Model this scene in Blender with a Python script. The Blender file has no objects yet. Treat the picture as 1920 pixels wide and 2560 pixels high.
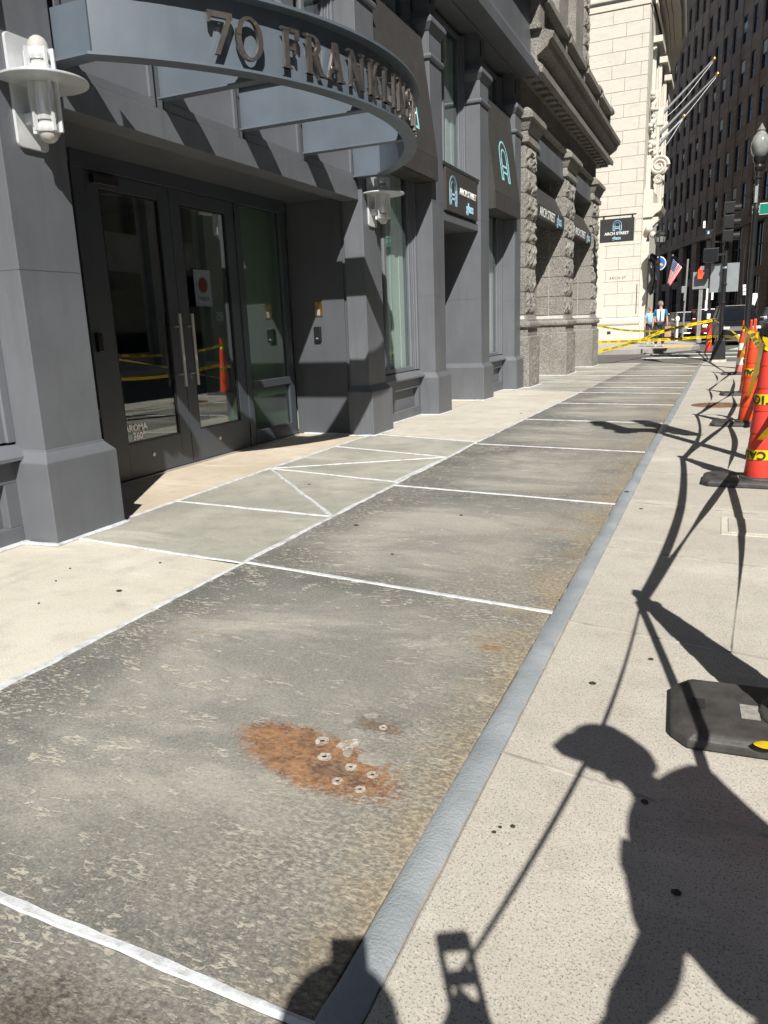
import bpy, bmesh, math, random
from mathutils import Vector, Matrix
random.seed(7)
sc = bpy.context.scene
COL = sc.collection
# ------------------------------------------------------------------ camera
F_PX, HCAM = 1891.69, 1.30
RR = ((0.91600757, 0.06197962, -0.39634412), (0.39944992, -0.23207478, 0.88689405), (-0.03701212, -0.97072129, -0.23734001))
cd = bpy.data.cameras.new('camera'); cam = bpy.data.objects.new('camera', cd); COL.objects.link(cam)
cd.sensor_fit = 'VERTICAL'; cd.sensor_height = 36.0; cd.lens = 36.0 * F_PX / 2560.0
cd.clip_start = 0.02; cd.clip_end = 2000
cam.matrix_world = Matrix(((RR[0][0], -RR[0][1], -RR[0][2], 0), (RR[1][0], -RR[1][1], -RR[1][2], 0), (RR[2][0], -RR[2][1], -RR[2][2], HCAM), (0, 0, 0, 1)))
sc.camera = cam
# ------------------------------------------------------------------ light
SUN = Vector((-0.35072878, 0.63974431, -0.68389805))      # direction the light travels
w = bpy.data.worlds.new('World'); sc.world = w; w.use_nodes = True
wn = w.node_tree.nodes; wl = w.node_tree.links; wn.clear()
sky = wn.new('ShaderNodeTexSky'); sky.sky_type = 'NISHITA'; sky.sun_disc = False
sky.sun_elevation = math.radians(43.15)
sky.sun_rotation = math.radians(151.3)                    # sun stands towards +X, -Y
sky.air_density = 0.8; sky.dust_density = 0.2; sky.ozone_density = 1.0
bg = wn.new('ShaderNodeBackground'); bg.inputs['Strength'].default_value = 0.05
wo = wn.new('ShaderNodeOutputWorld'); wl.new(sky.outputs[0], bg.inputs[0]); wl.new(bg.outputs[0], wo.inputs[0])
sd = bpy.data.lights.new('sun', 'SUN'); sd.energy = 5.0; sd.angle = math.radians(0.53); sd.color = (1.0, 0.955, 0.88)
so = bpy.data.objects.new('sun', sd); COL.objects.link(so); so.location = (30, -60, 60)
so.rotation_euler = SUN.to_track_quat('-Z', 'Y').to_euler()
vs = sc.view_settings; vs.view_transform = 'Standard'; vs.look = 'None'; vs.exposure = 0.62; vs.gamma = 1.0; vs.use_curve_mapping = False
# ------------------------------------------------------------------ pixel helpers (a pixel gives a direction)
ZS = dict(Z1=(0, 0, .42194), Z2=(500, 0, .42194), Z3=(0, 600, .42194), Z4=(500, 500, .42194), Z5=(1050, 0, .30139), Z6=(1100, 450, .27125),
          R1=(1480, 0, .26522), R2=(1480, 450, .26522), R3=(1480, 800, .26522), R4=(1380, 1400, .3255), R5=(600, 1700, .42194), R6=(1050, 1800, .52441), D=(0, 0, 1.1573))
def ray(z, x, y):
    o = ZS[z]; c = (o[0] + x * o[2] - 960, o[1] + y * o[2] - 1280, F_PX)
    return Vector([sum(RR[i][k] * c[k] for k in range(3)) for i in range(3)])
def onY(z, x, y, Y):
    v = ray(z, x, y); return Vector((0, 0, HCAM)) + v * (Y / v.y)
def onX(z, x, y, X):
    v = ray(z, x, y); return Vector((0, 0, HCAM)) + v * (X / v.x)
def gz(y):
    return -0.010 * max(0.0, min(y, 27.0) - 8.0)
def zr(y):
    if y < 24: return gz(y) - 0.13
    if y < 27: return -0.29 + (y - 24) / 3 * 0.085
    if y < 31.5: return -0.205 + (y - 27) / 4.5 * 0.205
    return 0.0
# ------------------------------------------------------------------ materials
class NT:
    def __init__(s, name):
        s.m = bpy.data.materials.new(name); s.m.use_nodes = True
        s.t = s.m.node_tree; s.t.nodes.clear()
        s.out = s.n('ShaderNodeOutputMaterial'); s.b = s.n('ShaderNodeBsdfPrincipled'); s.l(s.b.outputs[0], s.out.inputs[0])
        s.pos = s.n('ShaderNodeNewGeometry').outputs['Position']
    def n(s, t, **k):
        nd = s.t.nodes.new(t)
        for a, b in k.items(): setattr(nd, a, b)
        return nd
    def l(s, a, b): s.t.links.new(a, b)
    def inp(s, sock, v):
        if hasattr(v, 'is_output') or isinstance(v, bpy.types.NodeSocket): s.l(v, sock)
        else: sock.default_value = v
    def math(s, op, a, b=0.0, c=0.0, clamp=False):
        nd = s.n('ShaderNodeMath', operation=op, use_clamp=clamp)
        s.inp(nd.inputs[0], a); s.inp(nd.inputs[1], b); s.inp(nd.inputs[2], c); return nd.outputs[0]
    def map(s, v, scale=(1, 1, 1), rot=(0, 0, 0), loc=(0, 0, 0)):
        nd = s.n('ShaderNodeMapping'); s.l(v, nd.inputs[0]); nd.inputs['Scale'].default_value = scale; nd.inputs['Rotation'].default_value = rot; nd.inputs['Location'].default_value = loc
        return nd.outputs[0]
    def noise(s, scale, detail=4, rough=.55, v=None, dist=0.0):
        nd = s.n('ShaderNodeTexNoise'); s.l(v if v is not None else s.pos, nd.inputs['Vector'])
        nd.inputs['Scale'].default_value = scale; nd.inputs['Detail'].default_value = detail; nd.inputs['Roughness'].default_value = rough; nd.inputs['Distortion'].default_value = dist
        return nd.outputs['Fac']
    def vor(s, scale, v=None, feature='F1', out='Distance', rand=1.0):
        nd = s.n('ShaderNodeTexVoronoi', feature=feature); s.l(v if v is not None else s.pos, nd.inputs['Vector']); nd.inputs['Scale'].default_value = scale
        nd.inputs['Randomness'].default_value = rand
        return nd.outputs[out]
    def ramp(s, f, a, b, smooth=True):
        nd = s.n('ShaderNodeMapRange', interpolation_type='SMOOTHSTEP' if smooth else 'LINEAR'); s.l(f, nd.inputs[0])
        nd.inputs[1].default_value = a; nd.inputs[2].default_value = b; nd.inputs[3].default_value = 0; nd.inputs[4].default_value = 1
        return nd.outputs[0]
    def mix(s, f, a, b, mode='MIX'):
        nd = s.n('ShaderNodeMix', data_type='RGBA', blend_type=mode)
        s.inp(nd.inputs[0], f)
        for sock, v in ((nd.inputs[6], a), (nd.inputs[7], b)):
            if isinstance(v, (tuple, list)): sock.default_value = (*v[:3], 1)
            else: s.l(v, sock)
        return nd.outputs[2]
    def bump(s, h, strength=.3, dist=.01):
        nd = s.n('ShaderNodeBump'); s.l(h, nd.inputs['Height']); nd.inputs['Strength'].default_value = strength; nd.inputs['Distance'].default_value = dist
        s.l(nd.outputs[0], s.b.inputs['Normal'])
    def fin(s, col, rough=.6, metal=0.0, spec=.5):
        if isinstance(col, (tuple, list)): s.b.inputs['Base Color'].default_value = (*col[:3], 1)
        else: s.l(col, s.b.inputs['Base Color'])
        s.inp(s.b.inputs['Roughness'], rough); s.b.inputs['Metallic'].default_value = metal; s.b.inputs['Specular IOR Level'].default_value = spec
        return s.m
def plain(name, col, rough=.55, metal=0.0, var=.12, scale=6.0, bump=0.0, bscale=60.0, spec=.5, streak=0.0):
    t = NT(name)
    f = t.ramp(t.noise(scale, 5, .6), .3, .7)
    c = t.mix(f, tuple(x * (1 - var) for x in col), tuple(min(1, x * (1 + var)) for x in col))
    if streak:
        g = t.ramp(t.noise(3.0, 4, .6, t.map(t.pos, (2.5, 2.5, .25))), .45, .75)
        c = t.mix(t.math('MULTIPLY', g, streak), c, tuple(x * .72 + .012 for x in col))
    if streak > .5:
        fk = t.ramp(t.noise(23, 7, .8), .66, .70); c = t.mix(t.math('MULTIPLY', fk, .35), c, tuple(min(1, x * 1.5 + .03) for x in col))
        sc_ = t.ramp(t.noise(9, 6, .75, t.map(t.pos, (1, 1, .45))), .60, .70); c = t.mix(t.math('MULTIPLY', sc_, .30), c, tuple(x * .6 for x in col))
    if bump: t.bump(t.noise(bscale, 4, .6), bump, .01)
    r = t.math('ADD', t.math('MULTIPLY', t.noise(scale * 3, 3), .15), rough - .075)
    return t.fin(c, r, metal, spec)
M = {}
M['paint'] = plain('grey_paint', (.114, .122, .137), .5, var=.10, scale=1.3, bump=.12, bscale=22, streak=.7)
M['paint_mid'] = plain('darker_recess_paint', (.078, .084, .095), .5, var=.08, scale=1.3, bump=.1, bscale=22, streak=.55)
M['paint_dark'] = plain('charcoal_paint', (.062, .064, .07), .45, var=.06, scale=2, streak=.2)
M['frame_grey'] = plain('frame_grey_paint', (.14, .148, .168), .42, var=.05, scale=3)
M['door_metal'] = plain('dark_door_metal', (.048, .056, .068), .38, var=.06, scale=3)
M['steel'] = plain('canopy_blue_grey_steel', (.098, .122, .15), .42, var=.09, scale=2.2, streak=.4, bump=.04, bscale=18)
M['bronze_letter'] = plain('brushed_bronze', (.37, .335, .31), .3, .9, var=.12, scale=9)
M['alu'] = plain('white_aluminium', (.66, .68, .70), .33, .35, var=.05, scale=8)
M['brushed'] = plain('brushed_steel', (.50, .485, .455), .42, .55, var=.02, scale=.5)
M['black'] = plain('black_metal', (.018, .018, .02), .38, var=.2, scale=8)
M['black_mat'] = plain('matt_black', (.022, .021, .022), .65, var=.2, scale=6)
M['awning'] = plain('black_awning_cloth', (.040, .038, .037), .75, var=.12, scale=5, bump=.15, bscale=180)
M['rubber'] = plain('black_rubber', (.045, .043, .042), .6, var=.35, scale=9, bump=.25, bscale=60)
M['galv'] = plain('galvanised_steel', (.42, .43, .44), .4, .6, var=.12, scale=12)
M['sign_back'] = plain('sign_back_aluminium', (.33, .36, .38), .42, .45, var=.06, scale=3)
M['white'] = plain('white_print', (.82, .83, .84), .5, var=.02)
M['cyan'] = plain('pale_cyan_print', (.36, .80, .86), .45, var=.02)
M['ltblue'] = plain('light_blue_print', (.42, .68, .86), .45, var=.02)
M['gold'] = plain('gold_ball', (.8, .56, .2), .25, .9, var=.05)
M['green'] = plain('green_sign_sheeting', (.0, .20, .12), .4, var=.03)
M['brass'] = plain('brass_plaque', (.42, .24, .10), .25, .9, var=.25, scale=22)
M['plastic_blk'] = plain('black_plastic', (.012, .012, .014), .25, var=.1)
def seal_mat():
    t = NT('white_sealant'); d = t.ramp(t.noise(16, 6, .75), .42, .66)
    c = t.mix(t.math('MULTIPLY', d, .7), (.55, .575, .60), (.32, .32, .31))
    c = t.mix(t.math('MULTIPLY', t.ramp(t.noise(5, 5, .7), .56, .68), .6), c, (.25, .245, .23))
    t.bump(t.noise(45, 5, .7), .5, .008); return t.fin(c, .6, 0, .4)
M['sealant'] = seal_mat()
M['limestone_mortar'] = plain('limestone_mortar', (.38, .34, .28), .8, var=.1)
M['mortar'] = plain('pale_mortar', (.52, .51, .49), .85, var=.12, scale=20, bump=.2, bscale=80)
M['joint_dark'] = plain('dark_joint', (.09, .08, .07), .9, var=.2)
M['joint_soft'] = plain('faint_joint', (.31, .29, .255), .9, var=.3, scale=8)
M['red_led'] = NT('red_hand_led').m
_t = NT('red_led_lit'); _t.b.inputs['Base Color'].default_value = (.6, .05, .02, 1); _t.b.inputs['Emission Color'].default_value = (1, .08, .03, 1); _t.b.inputs['Emission Strength'].default_value = .9; M['red_led'] = _t.m
M['bulb'] = plain('frosted_lamp_glass', (.44, .43, .41), .12, var=.06, scale=20)

M['skin'] = plain('skin', (.50, .28, .21), .5, var=.06, scale=20)
M['hair'] = plain('grey_hair', (.20, .18, .16), .7, var=.25, scale=60)
M['jeans'] = plain('dark_trousers', (.03, .033, .042), .8, var=.12, scale=30)
M['shoe'] = plain('pale_shoes', (.5, .5, .52), .6)
M['shirt_dark'] = plain('dark_shirt', (.05, .06, .09), .8)
M['shirt_blue'] = plain('light_blue_shirt', (.25, .45, .62), .8)
M['kraft'] = plain('kraft_paper', (.42, .27, .16), .8)
M['car_black'] = plain('black_car_paint', (.012, .012, .014), .3, var=.05)
M['car_red'] = plain('red_car_paint', (.22, .015, .02), .3, var=.05)
M['car_grey'] = plain('grey_car_paint', (.16, .15, .145), .35, var=.05)
M['car_silver'] = plain('silver_car_paint', (.5, .5, .5), .22, .4, var=.05)
M['tyre'] = plain('tyre', (.02, .02, .02), .8)
M['lens_white'] = plain('headlamp_lens', (.7, .72, .75), .12)
M['yellow_pad'] = plain('yellow_tactile', (.62, .36, .06), .7, var=.12, scale=10)
M['paint_white_road'] = plain('white_road_paint', (.62, .62, .60), .7, var=.2, scale=4)
M['red_print'] = plain('red_print', (.45, .03, .02), .6)
M['oak'] = plain('brown_door', (.06, .03, .022), .6)
def glass_mat(name, tint, refl=1.0, rough=.01):
    t = NT(name); t.t.nodes.remove(t.b)
    tr = t.n('ShaderNodeBsdfTransparent'); tr.inputs[0].default_value = (*tint, 1)
    gl = t.n('ShaderNodeBsdfGlossy'); gl.inputs[0].default_value = (.95, .97, .97, 1); gl.inputs['Roughness'].default_value = rough
    lw = t.n('ShaderNodeLayerWeight'); lw.inputs[0].default_value = .5
    frf = t.math('ADD', .055, t.math('MULTIPLY', t.math('POWER', lw.outputs['Facing'], 5.0), .945))
    mx = t.n('ShaderNodeMixShader'); t.l(t.math('MULTIPLY', frf, refl, clamp=True), mx.inputs[0]); t.l(tr.outputs[0], mx.inputs[1]); t.l(gl.outputs[0], mx.inputs[2])
    t.l(mx.outputs[0], t.out.inputs[0]); return t.m
M['glass'] = glass_mat('clear_window_glass', (.92, .955, .945), 1.0)
M['glass_door'] = glass_mat('dark_door_glass', (.66, .73, .69), 3.0)
M['glass_car'] = glass_mat('car_glass', (.10, .13, .15), 1.2)
M['acorn'] = plain('acorn_globe_glass', (.24, .255, .24), .12, var=.25, scale=5)
M['blind'] = plain('pale_teal_window_film', (.50, .57, .555), .6, var=.05, scale=1)
M['interior'] = plain('dark_interior', (.17, .18, .16), .8, var=.3, scale=1)
M['greenwall'] = plain('olive_lobby_wall', (.60, .68, .55), .8, var=.12, scale=1)
M['farglass'] = plain('dark_tower_glass', (.010, .012, .016), .08, var=.2, scale=.4)
# --- paving materials
def slab_mat():
    t = NT('worn_granite_slab')
    rnd = t.n('ShaderNodeObjectInfo').outputs['Random']
    gen = t.n('ShaderNodeTexCoord').outputs['Generated']
    sx = t.n('ShaderNodeSeparateXYZ'); t.l(gen, sx.inputs[0])
    off = t.n('ShaderNodeVectorMath', operation='ADD'); t.l(t.pos, off.inputs[0])
    cx = t.n('ShaderNodeCombineXYZ'); t.l(t.math('MULTIPLY', rnd, 37.0), cx.inputs[0]); t.l(t.math('MULTIPLY', rnd, 11.0), cx.inputs[1]); t.l(cx.outputs[0], off.inputs[1])
    p = off.outputs[0]
    big = t.noise(.85, 5, .6, p, .5)
    med = t.noise(3.2, 6, .65, p)
    gx = sx.outputs[0]; gy = sx.outputs[1]
    ex = t.math('MULTIPLY', t.math('ABSOLUTE', t.math('SUBTRACT', gx, .5)), 2.0); ey = t.math('MULTIPLY', t.math('ABSOLUTE', t.math('SUBTRACT', gy, .5)), 2.0)
    rim = t.math('ADD', t.math('POWER', t.math('ADD', t.math('POWER', ex, 3.0), t.math('POWER', ey, 3.0)), .333), t.math('MULTIPLY', t.math('SUBTRACT', big, .5), 1.3))
    edge = t.ramp(rim, .42, .98)
    base = t.mix(edge, (.195, .193, .175), (.080, .081, .076))
    base = t.mix(t.math('MULTIPLY', t.ramp(t.noise(2.0, 6, .68, p, .6), .35, .7), .5), base, (.125, .126, .117))
    haze = t.math('MULTIPLY', t.ramp(t.noise(1.0, 6, .68, t.map(p, (.7, 1.5, 1)), .9), .40, .66), t.math('SUBTRACT', 1.0, t.math('MULTIPLY', edge, .8)))
    base = t.mix(t.math('MULTIPLY', haze, .72), base, (.40, .385, .335))
    # crystal grain and pits
    g1 = t.noise(120, 5, .82, p)
    base = t.mix(t.math('MULTIPLY', t.ramp(g1, .42, .72), .8), base, t.mix(.6, base, (.46, .445, .40)))
    base = t.mix(t.math('MULTIPLY', t.ramp(t.noise(95, 5, .85, t.map(p, (1, 1, 1), (0, 0, 1))), .50, .70), .62), base, (.048, .047, .043))
    drift = t.ramp(t.noise(1.15, 4, .65, p, .8), .40, .66)
    left = t.math('MULTIPLY', t.ramp(rim, .40, .92), t.ramp(t.noise(2.6, 5, .65, p), .32, .52))
    right = t.ramp(t.math('ADD', t.math('ADD', gx, t.math('MULTIPLY', t.math('SUBTRACT', big, .5), .9)), t.math('MULTIPLY', t.math('SUBTRACT', .5, gy), .25)), .42, .86)
    far_ = t.math('MULTIPLY', t.ramp(gy, .82, 1.0), .5)
    # chips: dense curled flakes on the building side, scattered strokes elsewhere
    n1 = t.noise(50, 6, .66, t.map(p, (.6, 1.35, 1), (0, 0, -.2)), .35)
    chips = t.ramp(t.math('ADD', n1, t.math('MULTIPLY', t.math('SUBTRACT', left, 1.0), .15)), .53, .575)
    rdg = t.math('ABSOLUTE', t.math('SUBTRACT', t.noise(7.5, 6, .6, t.map(p, (.5, 1.8, 1), (0, 0, .22)), .3), .5))
    stroke = t.math('SUBTRACT', 1.0, t.ramp(rdg, .010, .024))
    gate = t.ramp(t.math('ADD', t.noise(9, 3, .6, p), t.math('MULTIPLY', drift, .07)), .55, .60)
    strokes = t.math('MULTIPLY', stroke, gate)
    n3 = t.noise(11, 7, .7, t.map(p, (.7, 1.7, 1), (0, 0, .15)), 1.2)
    spalls = t.ramp(t.math('ADD', n3, t.math('MULTIPLY', drift, .05)), .715, .74)
    flake = t.math('MAXIMUM', t.math('MAXIMUM', chips, strokes), spalls, clamp=True)
    col = t.mix(t.math('MULTIPLY', flake, t.math('ADD', .52, t.math('MULTIPLY', t.ramp(t.noise(6, 4, .6, p), .4, .62), .38))), base, t.mix(t.ramp(med, .4, .6), (.47, .425, .35), (.43, .405, .35)))
    # pebbly worn skin towards the street side
    n4 = t.noise(66, 6, .74, t.map(p, (.8, 1.25, 1)), .12)
    peb = t.mix(t.ramp(n4, .40, .64), (.15, .147, .132), (.41, .385, .325))
    peb = t.mix(t.math('MULTIPLY', t.ramp(med, .4, .68), .35), peb, (.38, .35, .29))
    col = t.mix(t.math('MULTIPLY', t.math('MULTIPLY', right, .62), t.ramp(t.noise(1.7, 5, .65, p), .30, .60)), col, peb)
    # ochre stain close to the coated strip and at odd edges
    tan = t.math('MULTIPLY', t.ramp(t.math('ADD', gx, t.math('MULTIPLY', t.math('SUBTRACT', med, .5), .55)), .86, 1.06), .42)
    col = t.mix(tan, col, t.mix(t.ramp(n4, .4, .62), (.17, .11, .05), (.44, .345, .20)))
    fl2 = n4
    # rust stain round the drill holes
    sp = t.n('ShaderNodeSeparateXYZ'); t.l(t.pos, sp.inputs[0])
    def blob(x, y, a, b, ang, soft=.66, nz=.45):
        m = t.map(t.pos, (1 / a, 1 / b, 0), (0, 0, 0), (0, 0, 0))
        v = t.n('ShaderNodeVectorMath', operation='SUBTRACT'); t.l(t.pos, v.inputs[0]); v.inputs[1].default_value = (x, y, 0)
        r = t.n('ShaderNodeVectorRotate', rotation_type='Z_AXIS'); t.l(v.outputs[0], r.inputs['Vector']); r.inputs['Angle'].default_value = -ang
        s2 = t.n('ShaderNodeVectorMath', operation='MULTIPLY'); t.l(r.outputs[0], s2.inputs[0]); s2.inputs[1].default_value = (1 / a, 1 / b, 0)
        ln = t.n('ShaderNodeVectorMath', operation='LENGTH'); t.l(s2.outputs[0], ln.inputs[0])
        d = t.math('ADD', ln.outputs['Value'], t.math('MULTIPLY', t.math('SUBTRACT', t.noise(9, 5, .65), .5), nz))
        d = t.math('ADD', d, t.math('MULTIPLY', t.math('SUBTRACT', fl2, .5), .9))
        return t.math('SUBTRACT', 1.0, t.ramp(d, soft, 1.0))
    for (x, y, a, b, ang, k) in ((-1.09, 1.83, .37, .155, -.28, .93), (-.96, 2.07, .09, .035, -.2, .6), (-.80, 2.81, .06, .035, .2, .7), (-.92, 4.70, .14, .05, .1, .3), (-2.07, 2.55, .05, .02, .3, .35), (-1.2, 12.0, .7, .08, .05, .35), (-1.4, 13.6, .6, .07, -.05, .35)):
        bm_ = blob(x, y, a, b, ang)
        rc = t.mix(t.ramp(t.noise(15, 7, .8), .36, .62), (.115, .048, .024), (.31, .155, .065)); rc = t.mix(t.math('MULTIPLY', t.ramp(fl2, .48, .66), .35), rc, (.36, .27, .17))
        col = t.mix(t.math('MULTIPLY', t.math('MULTIPLY', bm_, k), t.math('ADD', .82, t.math('MULTIPLY', t.ramp(fl2, .60, .42), .18))), col, rc)
    for (x, y, a, b, ang, k) in ((-1.15, .72, .62, .26, .1, .8), (-1.7, .5, .9, .45, 0, .6), (-.98, 2.10, .16, .09, -.2, .45), (-1.0, 1.80, .12, .06, -.3, .5)):
        col = t.mix(t.math('MULTIPLY', blob(x, y, a, b, ang, .35, .9), k), col, t.mix(t.ramp(n4, .4, .6), (.045, .04, .033), (.13, .115, .09)))
    hgt = t.math('ADD', t.math('MULTIPLY', flake, -.35), t.math('ADD', t.math('MULTIPLY', g1, .30), t.math('MULTIPLY', fl2, .45)))
    t.bump(hgt, .6, .008)
    return t.fin(col, t.math('ADD', .58, t.math('MULTIPLY', big, .3)), 0, .32)
M['slab'] = slab_mat()
def conc_mat(name, a, b, grain, dark=.5, spots=True, grainscale=330, stain=.3):
    t = NT(name)
    big = t.noise(.9, 5, .6); med = t.noise(5, 5, .6)
    c = t.mix(t.ramp(big, .3, .7), a, b)
    c = t.mix(t.math('MULTIPLY', t.ramp(med, .45, .8), stain), c, tuple(x * .74 for x in a))
    hz = t.ramp(t.noise(1.3, 6, .7, t.map(t.pos, (.5, 1.6, 1), (0, 0, -.35)), .6), .52, .72)
    c = t.mix(t.math('MULTIPLY', hz, .6), c, tuple(min(.72, x * 1.28 + .02) for x in b))
    dk = t.ramp(t.noise(2.1, 6, .7, t.map(t.pos, (1.4, .6, 1)), .6), .56, .72)
    c = t.mix(t.math('MULTIPLY', dk, .35), c, tuple(x * .66 for x in a))
    n1 = t.noise(grainscale, 3, .85)
    c = t.mix(t.math('MULTIPLY', t.ramp(n1, .53, .63), grain), c, tuple(x * dark for x in a))
    n2 = t.noise(grainscale * .45, 3, .8)
    c = t.mix(t.math('MULTIPLY', t.ramp(n2, .55, .7), grain * .6), c, tuple(min(1, x * 1.25) for x in b))
    if spots:
        v = t.vor(2.3); rad = t.ramp(t.noise(.73, 2), .55, .8)
        sm = t.math('SUBTRACT', 1.0, t.ramp(t.math('SUBTRACT', v, t.math('MULTIPLY', rad, .045)), .005, .016))
        c = t.mix(t.math('MULTIPLY', sm, .55), c, (.06, .055, .05))
    t.bump(t.math('ADD', n1, n2), .28, .004)
    return t.fin(c, .82, 0, .25)
M['conc'] = conc_mat('speckled_street_concrete', (.40, .375, .33), (.465, .44, .39), .85, .30, True, 165, .5)
M['conc_pale'] = conc_mat('pale_smooth_concrete', (.47, .44, .375), (.56, .53, .465), .7, .5, True, 130, .7)
M['conc_beige'] = conc_mat('beige_threshold_concrete', (.46, .395, .31), (.56, .495, .405), .5, .6, True, 170, .5)
M['slab_smooth'] = conc_mat('smooth_greenish_slab', (.26, .258, .225), (.41, .40, .35), .7, .42, True, 130, .6)
M['bedding'] = plain('bedding_mortar', (.30, .28, .25), .9, var=.2, scale=8, bump=.3, bscale=60)
M['kerbstone'] = conc_mat('granite_kerb', (.27, .26, .25), (.34, .33, .31), .6, .4, False)
def strip_mat():
    t = NT('grey_coating_strip')
    n = t.noise(38, 5, .6); b = t.noise(4, 4)
    c = t.mix(t.ramp(b, .3, .7), (.215, .24, .26), (.285, .31, .33))
    t.bump(t.math('ADD', n, t.noise(120, 3)), .35, .012)
    return t.fin(c, t.math('ADD', .33, t.math('MULTIPLY', b, .25)), 0, .5)
M['strip'] = strip_mat()
def asphalt_mat():
    t = NT('asphalt')
    c = t.mix(t.ramp(t.noise(.5, 5, .6), .3, .7), (.085, .083, .08), (.13, .127, .12))
    c = t.mix(t.math('MULTIPLY', t.ramp(t.noise(160, 2, .8), .5, .7), .6), c, (.22, .21, .2))
    t.bump(t.noise(160, 3, .7), .4, .006)
    return t.fin(c, .85, 0, .25)
M['asphalt'] = asphalt_mat()
def granite_mat():
    t = NT('grey_granite')
    c = t.mix(t.ramp(t.noise(1.2, 5, .6), .3, .7), (.235, .222, .20), (.33, .312, .28))
    c = t.mix(t.math('MULTIPLY', t.ramp(t.noise(38, 4, .8), .47, .60), .8), c, (.085, .083, .08))
    c = t.mix(t.math('MULTIPLY', t.ramp(t.noise(30, 4, .8), .54, .68), .75), c, (.52, .51, .49))
    c = t.mix(t.math('MULTIPLY', t.ramp(t.noise(2.2, 5, .6, t.map(t.pos, (1, 1, .3))), .5, .8), .5), c, (.15, .135, .115))
    t.bump(t.noise(28, 6, .75), .9, .03)
    return t.fin(c, .75, 0, .3)
M['granite'] = granite_mat()
def lime_mat():
    t = NT('pale_limestone')
    rnd = t.n('ShaderNodeObjectInfo').outputs['Random']
    p = t.n('ShaderNodeVectorMath', operation='ADD'); t.l(t.pos, p.inputs[0]); cc = t.n('ShaderNodeCombineXYZ'); t.l(t.math('MULTIPLY', rnd, 50), cc.inputs[0]); t.l(cc.outputs[0], p.inputs[1])
    n = t.noise(1.3, 6, .6, t.map(p.outputs[0], (1, 1, 2.6), (0, .5, 0)), 1.2)
    c = t.mix(t.ramp(n, .3, .72), (.52, .49, .43), (.62, .59, .53))
    c = t.mix(t.math('MULTIPLY', t.ramp(n, .56, .66), .7), c, (.46, .415, .335))
    c = t.mix(t.math('MULTIPLY', rnd, .35), c, (.60, .56, .48))
    t.bump(t.noise(30, 4), .1, .01)
    return t.fin(c, .8, 0, .25)
M['lime'] = lime_mat()
def brick_mat():
    t = NT('dark_brown_stone')
    c = t.mix(t.ramp(t.noise(.25, 5, .6), .3, .7), (.22, .178, .15), (.29, .242, .205))
    b = t.n('ShaderNodeTexBrick'); t.l(t.map(t.n('ShaderNodeTexCoord').outputs['Object'], (1, 1, 1), (math.pi / 2, 0, 0)), b.inputs['Vector'])
    b.inputs['Scale'].default_value = 1.0; b.inputs['Brick Width'].default_value = 1.1; b.inputs['Row Height'].default_value = .45; b.inputs['Mortar Size'].default_value = .012
    b.inputs['Color1'].default_value = (.9, .9, .9, 1); b.inputs['Color2'].default_value = (1.15, 1.12, 1.1, 1); b.inputs['Mortar'].default_value = (.6, .6, .6, 1)
    c = t.mix(1.0, c, b.outputs[0], 'MULTIPLY')
    return t.fin(c, .85, 0, .2)
M['tower'] = brick_mat()
M['opp'] = plain('opposite_facade_stone', (.30, .275, .24), .8, var=.15, scale=.6)
def orange_mat(name, col):
    t = NT(name)
    c = t.mix(t.ramp(t.noise(7, 5, .6), .35, .75), col, tuple(x * .82 + .015 for x in col))
    d = t.ramp(t.noise(38, 5, .7, t.map(t.pos, (1, 1, .25))), .62, .78)
    c = t.mix(t.math('MULTIPLY', d, .35), c, (.25, .08, .05))
    t.bump(t.noise(25, 3), .06, .01)
    return t.fin(c, .42, 0, .4)
M['orange'] = orange_mat('orange_cone_plastic', (.62, .062, .018)); M['red_or'] = orange_mat('faded_red_cone_plastic', (.60, .045, .03))
M['pink_or'] = orange_mat('faded_pink_cone_plastic', (.62, .16, .13)); M['refl_white'] = orange_mat('white_reflective_band', (.72, .70, .66))
def tape_mat():
    t = NT('yellow_caution_tape')
    t.bump(t.noise(30, 3), .1, .01); t.fin((.78, .60, .015), .32, 0, .5)
    tl_ = t.n('ShaderNodeBsdfTranslucent'); tl_.inputs[0].default_value = (.75, .55, .02, 1)
    mx = t.n('ShaderNodeMixShader'); mx.inputs[0].default_value = .25; t.l(t.b.outputs[0], mx.inputs[1]); t.l(tl_.outputs[0], mx.inputs[2]); t.l(mx.outputs[0], t.out.inputs[0]); return t.m
M['tape'] = tape_mat()
M['tape_ink'] = plain('black_tape_print', (.03, .025, .01), .5, var=.1)
def shirt_mat():
    t = NT('white_and_teal_panelled_shirt')
    o = t.n('ShaderNodeSeparateXYZ'); t.l(t.n('ShaderNodeTexCoord').outputs['Object'], o.inputs[0])
    a = t.math('ABSOLUTE', o.outputs[0])
    panel = t.math('MULTIPLY', t.math('GREATER_THAN', a, .035), t.math('LESS_THAN', a, .135))
    return t.fin(t.mix(panel, (.015, .16, .27), (.75, .77, .78)), .8)
M['shirt_panel'] = shirt_mat()
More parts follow.
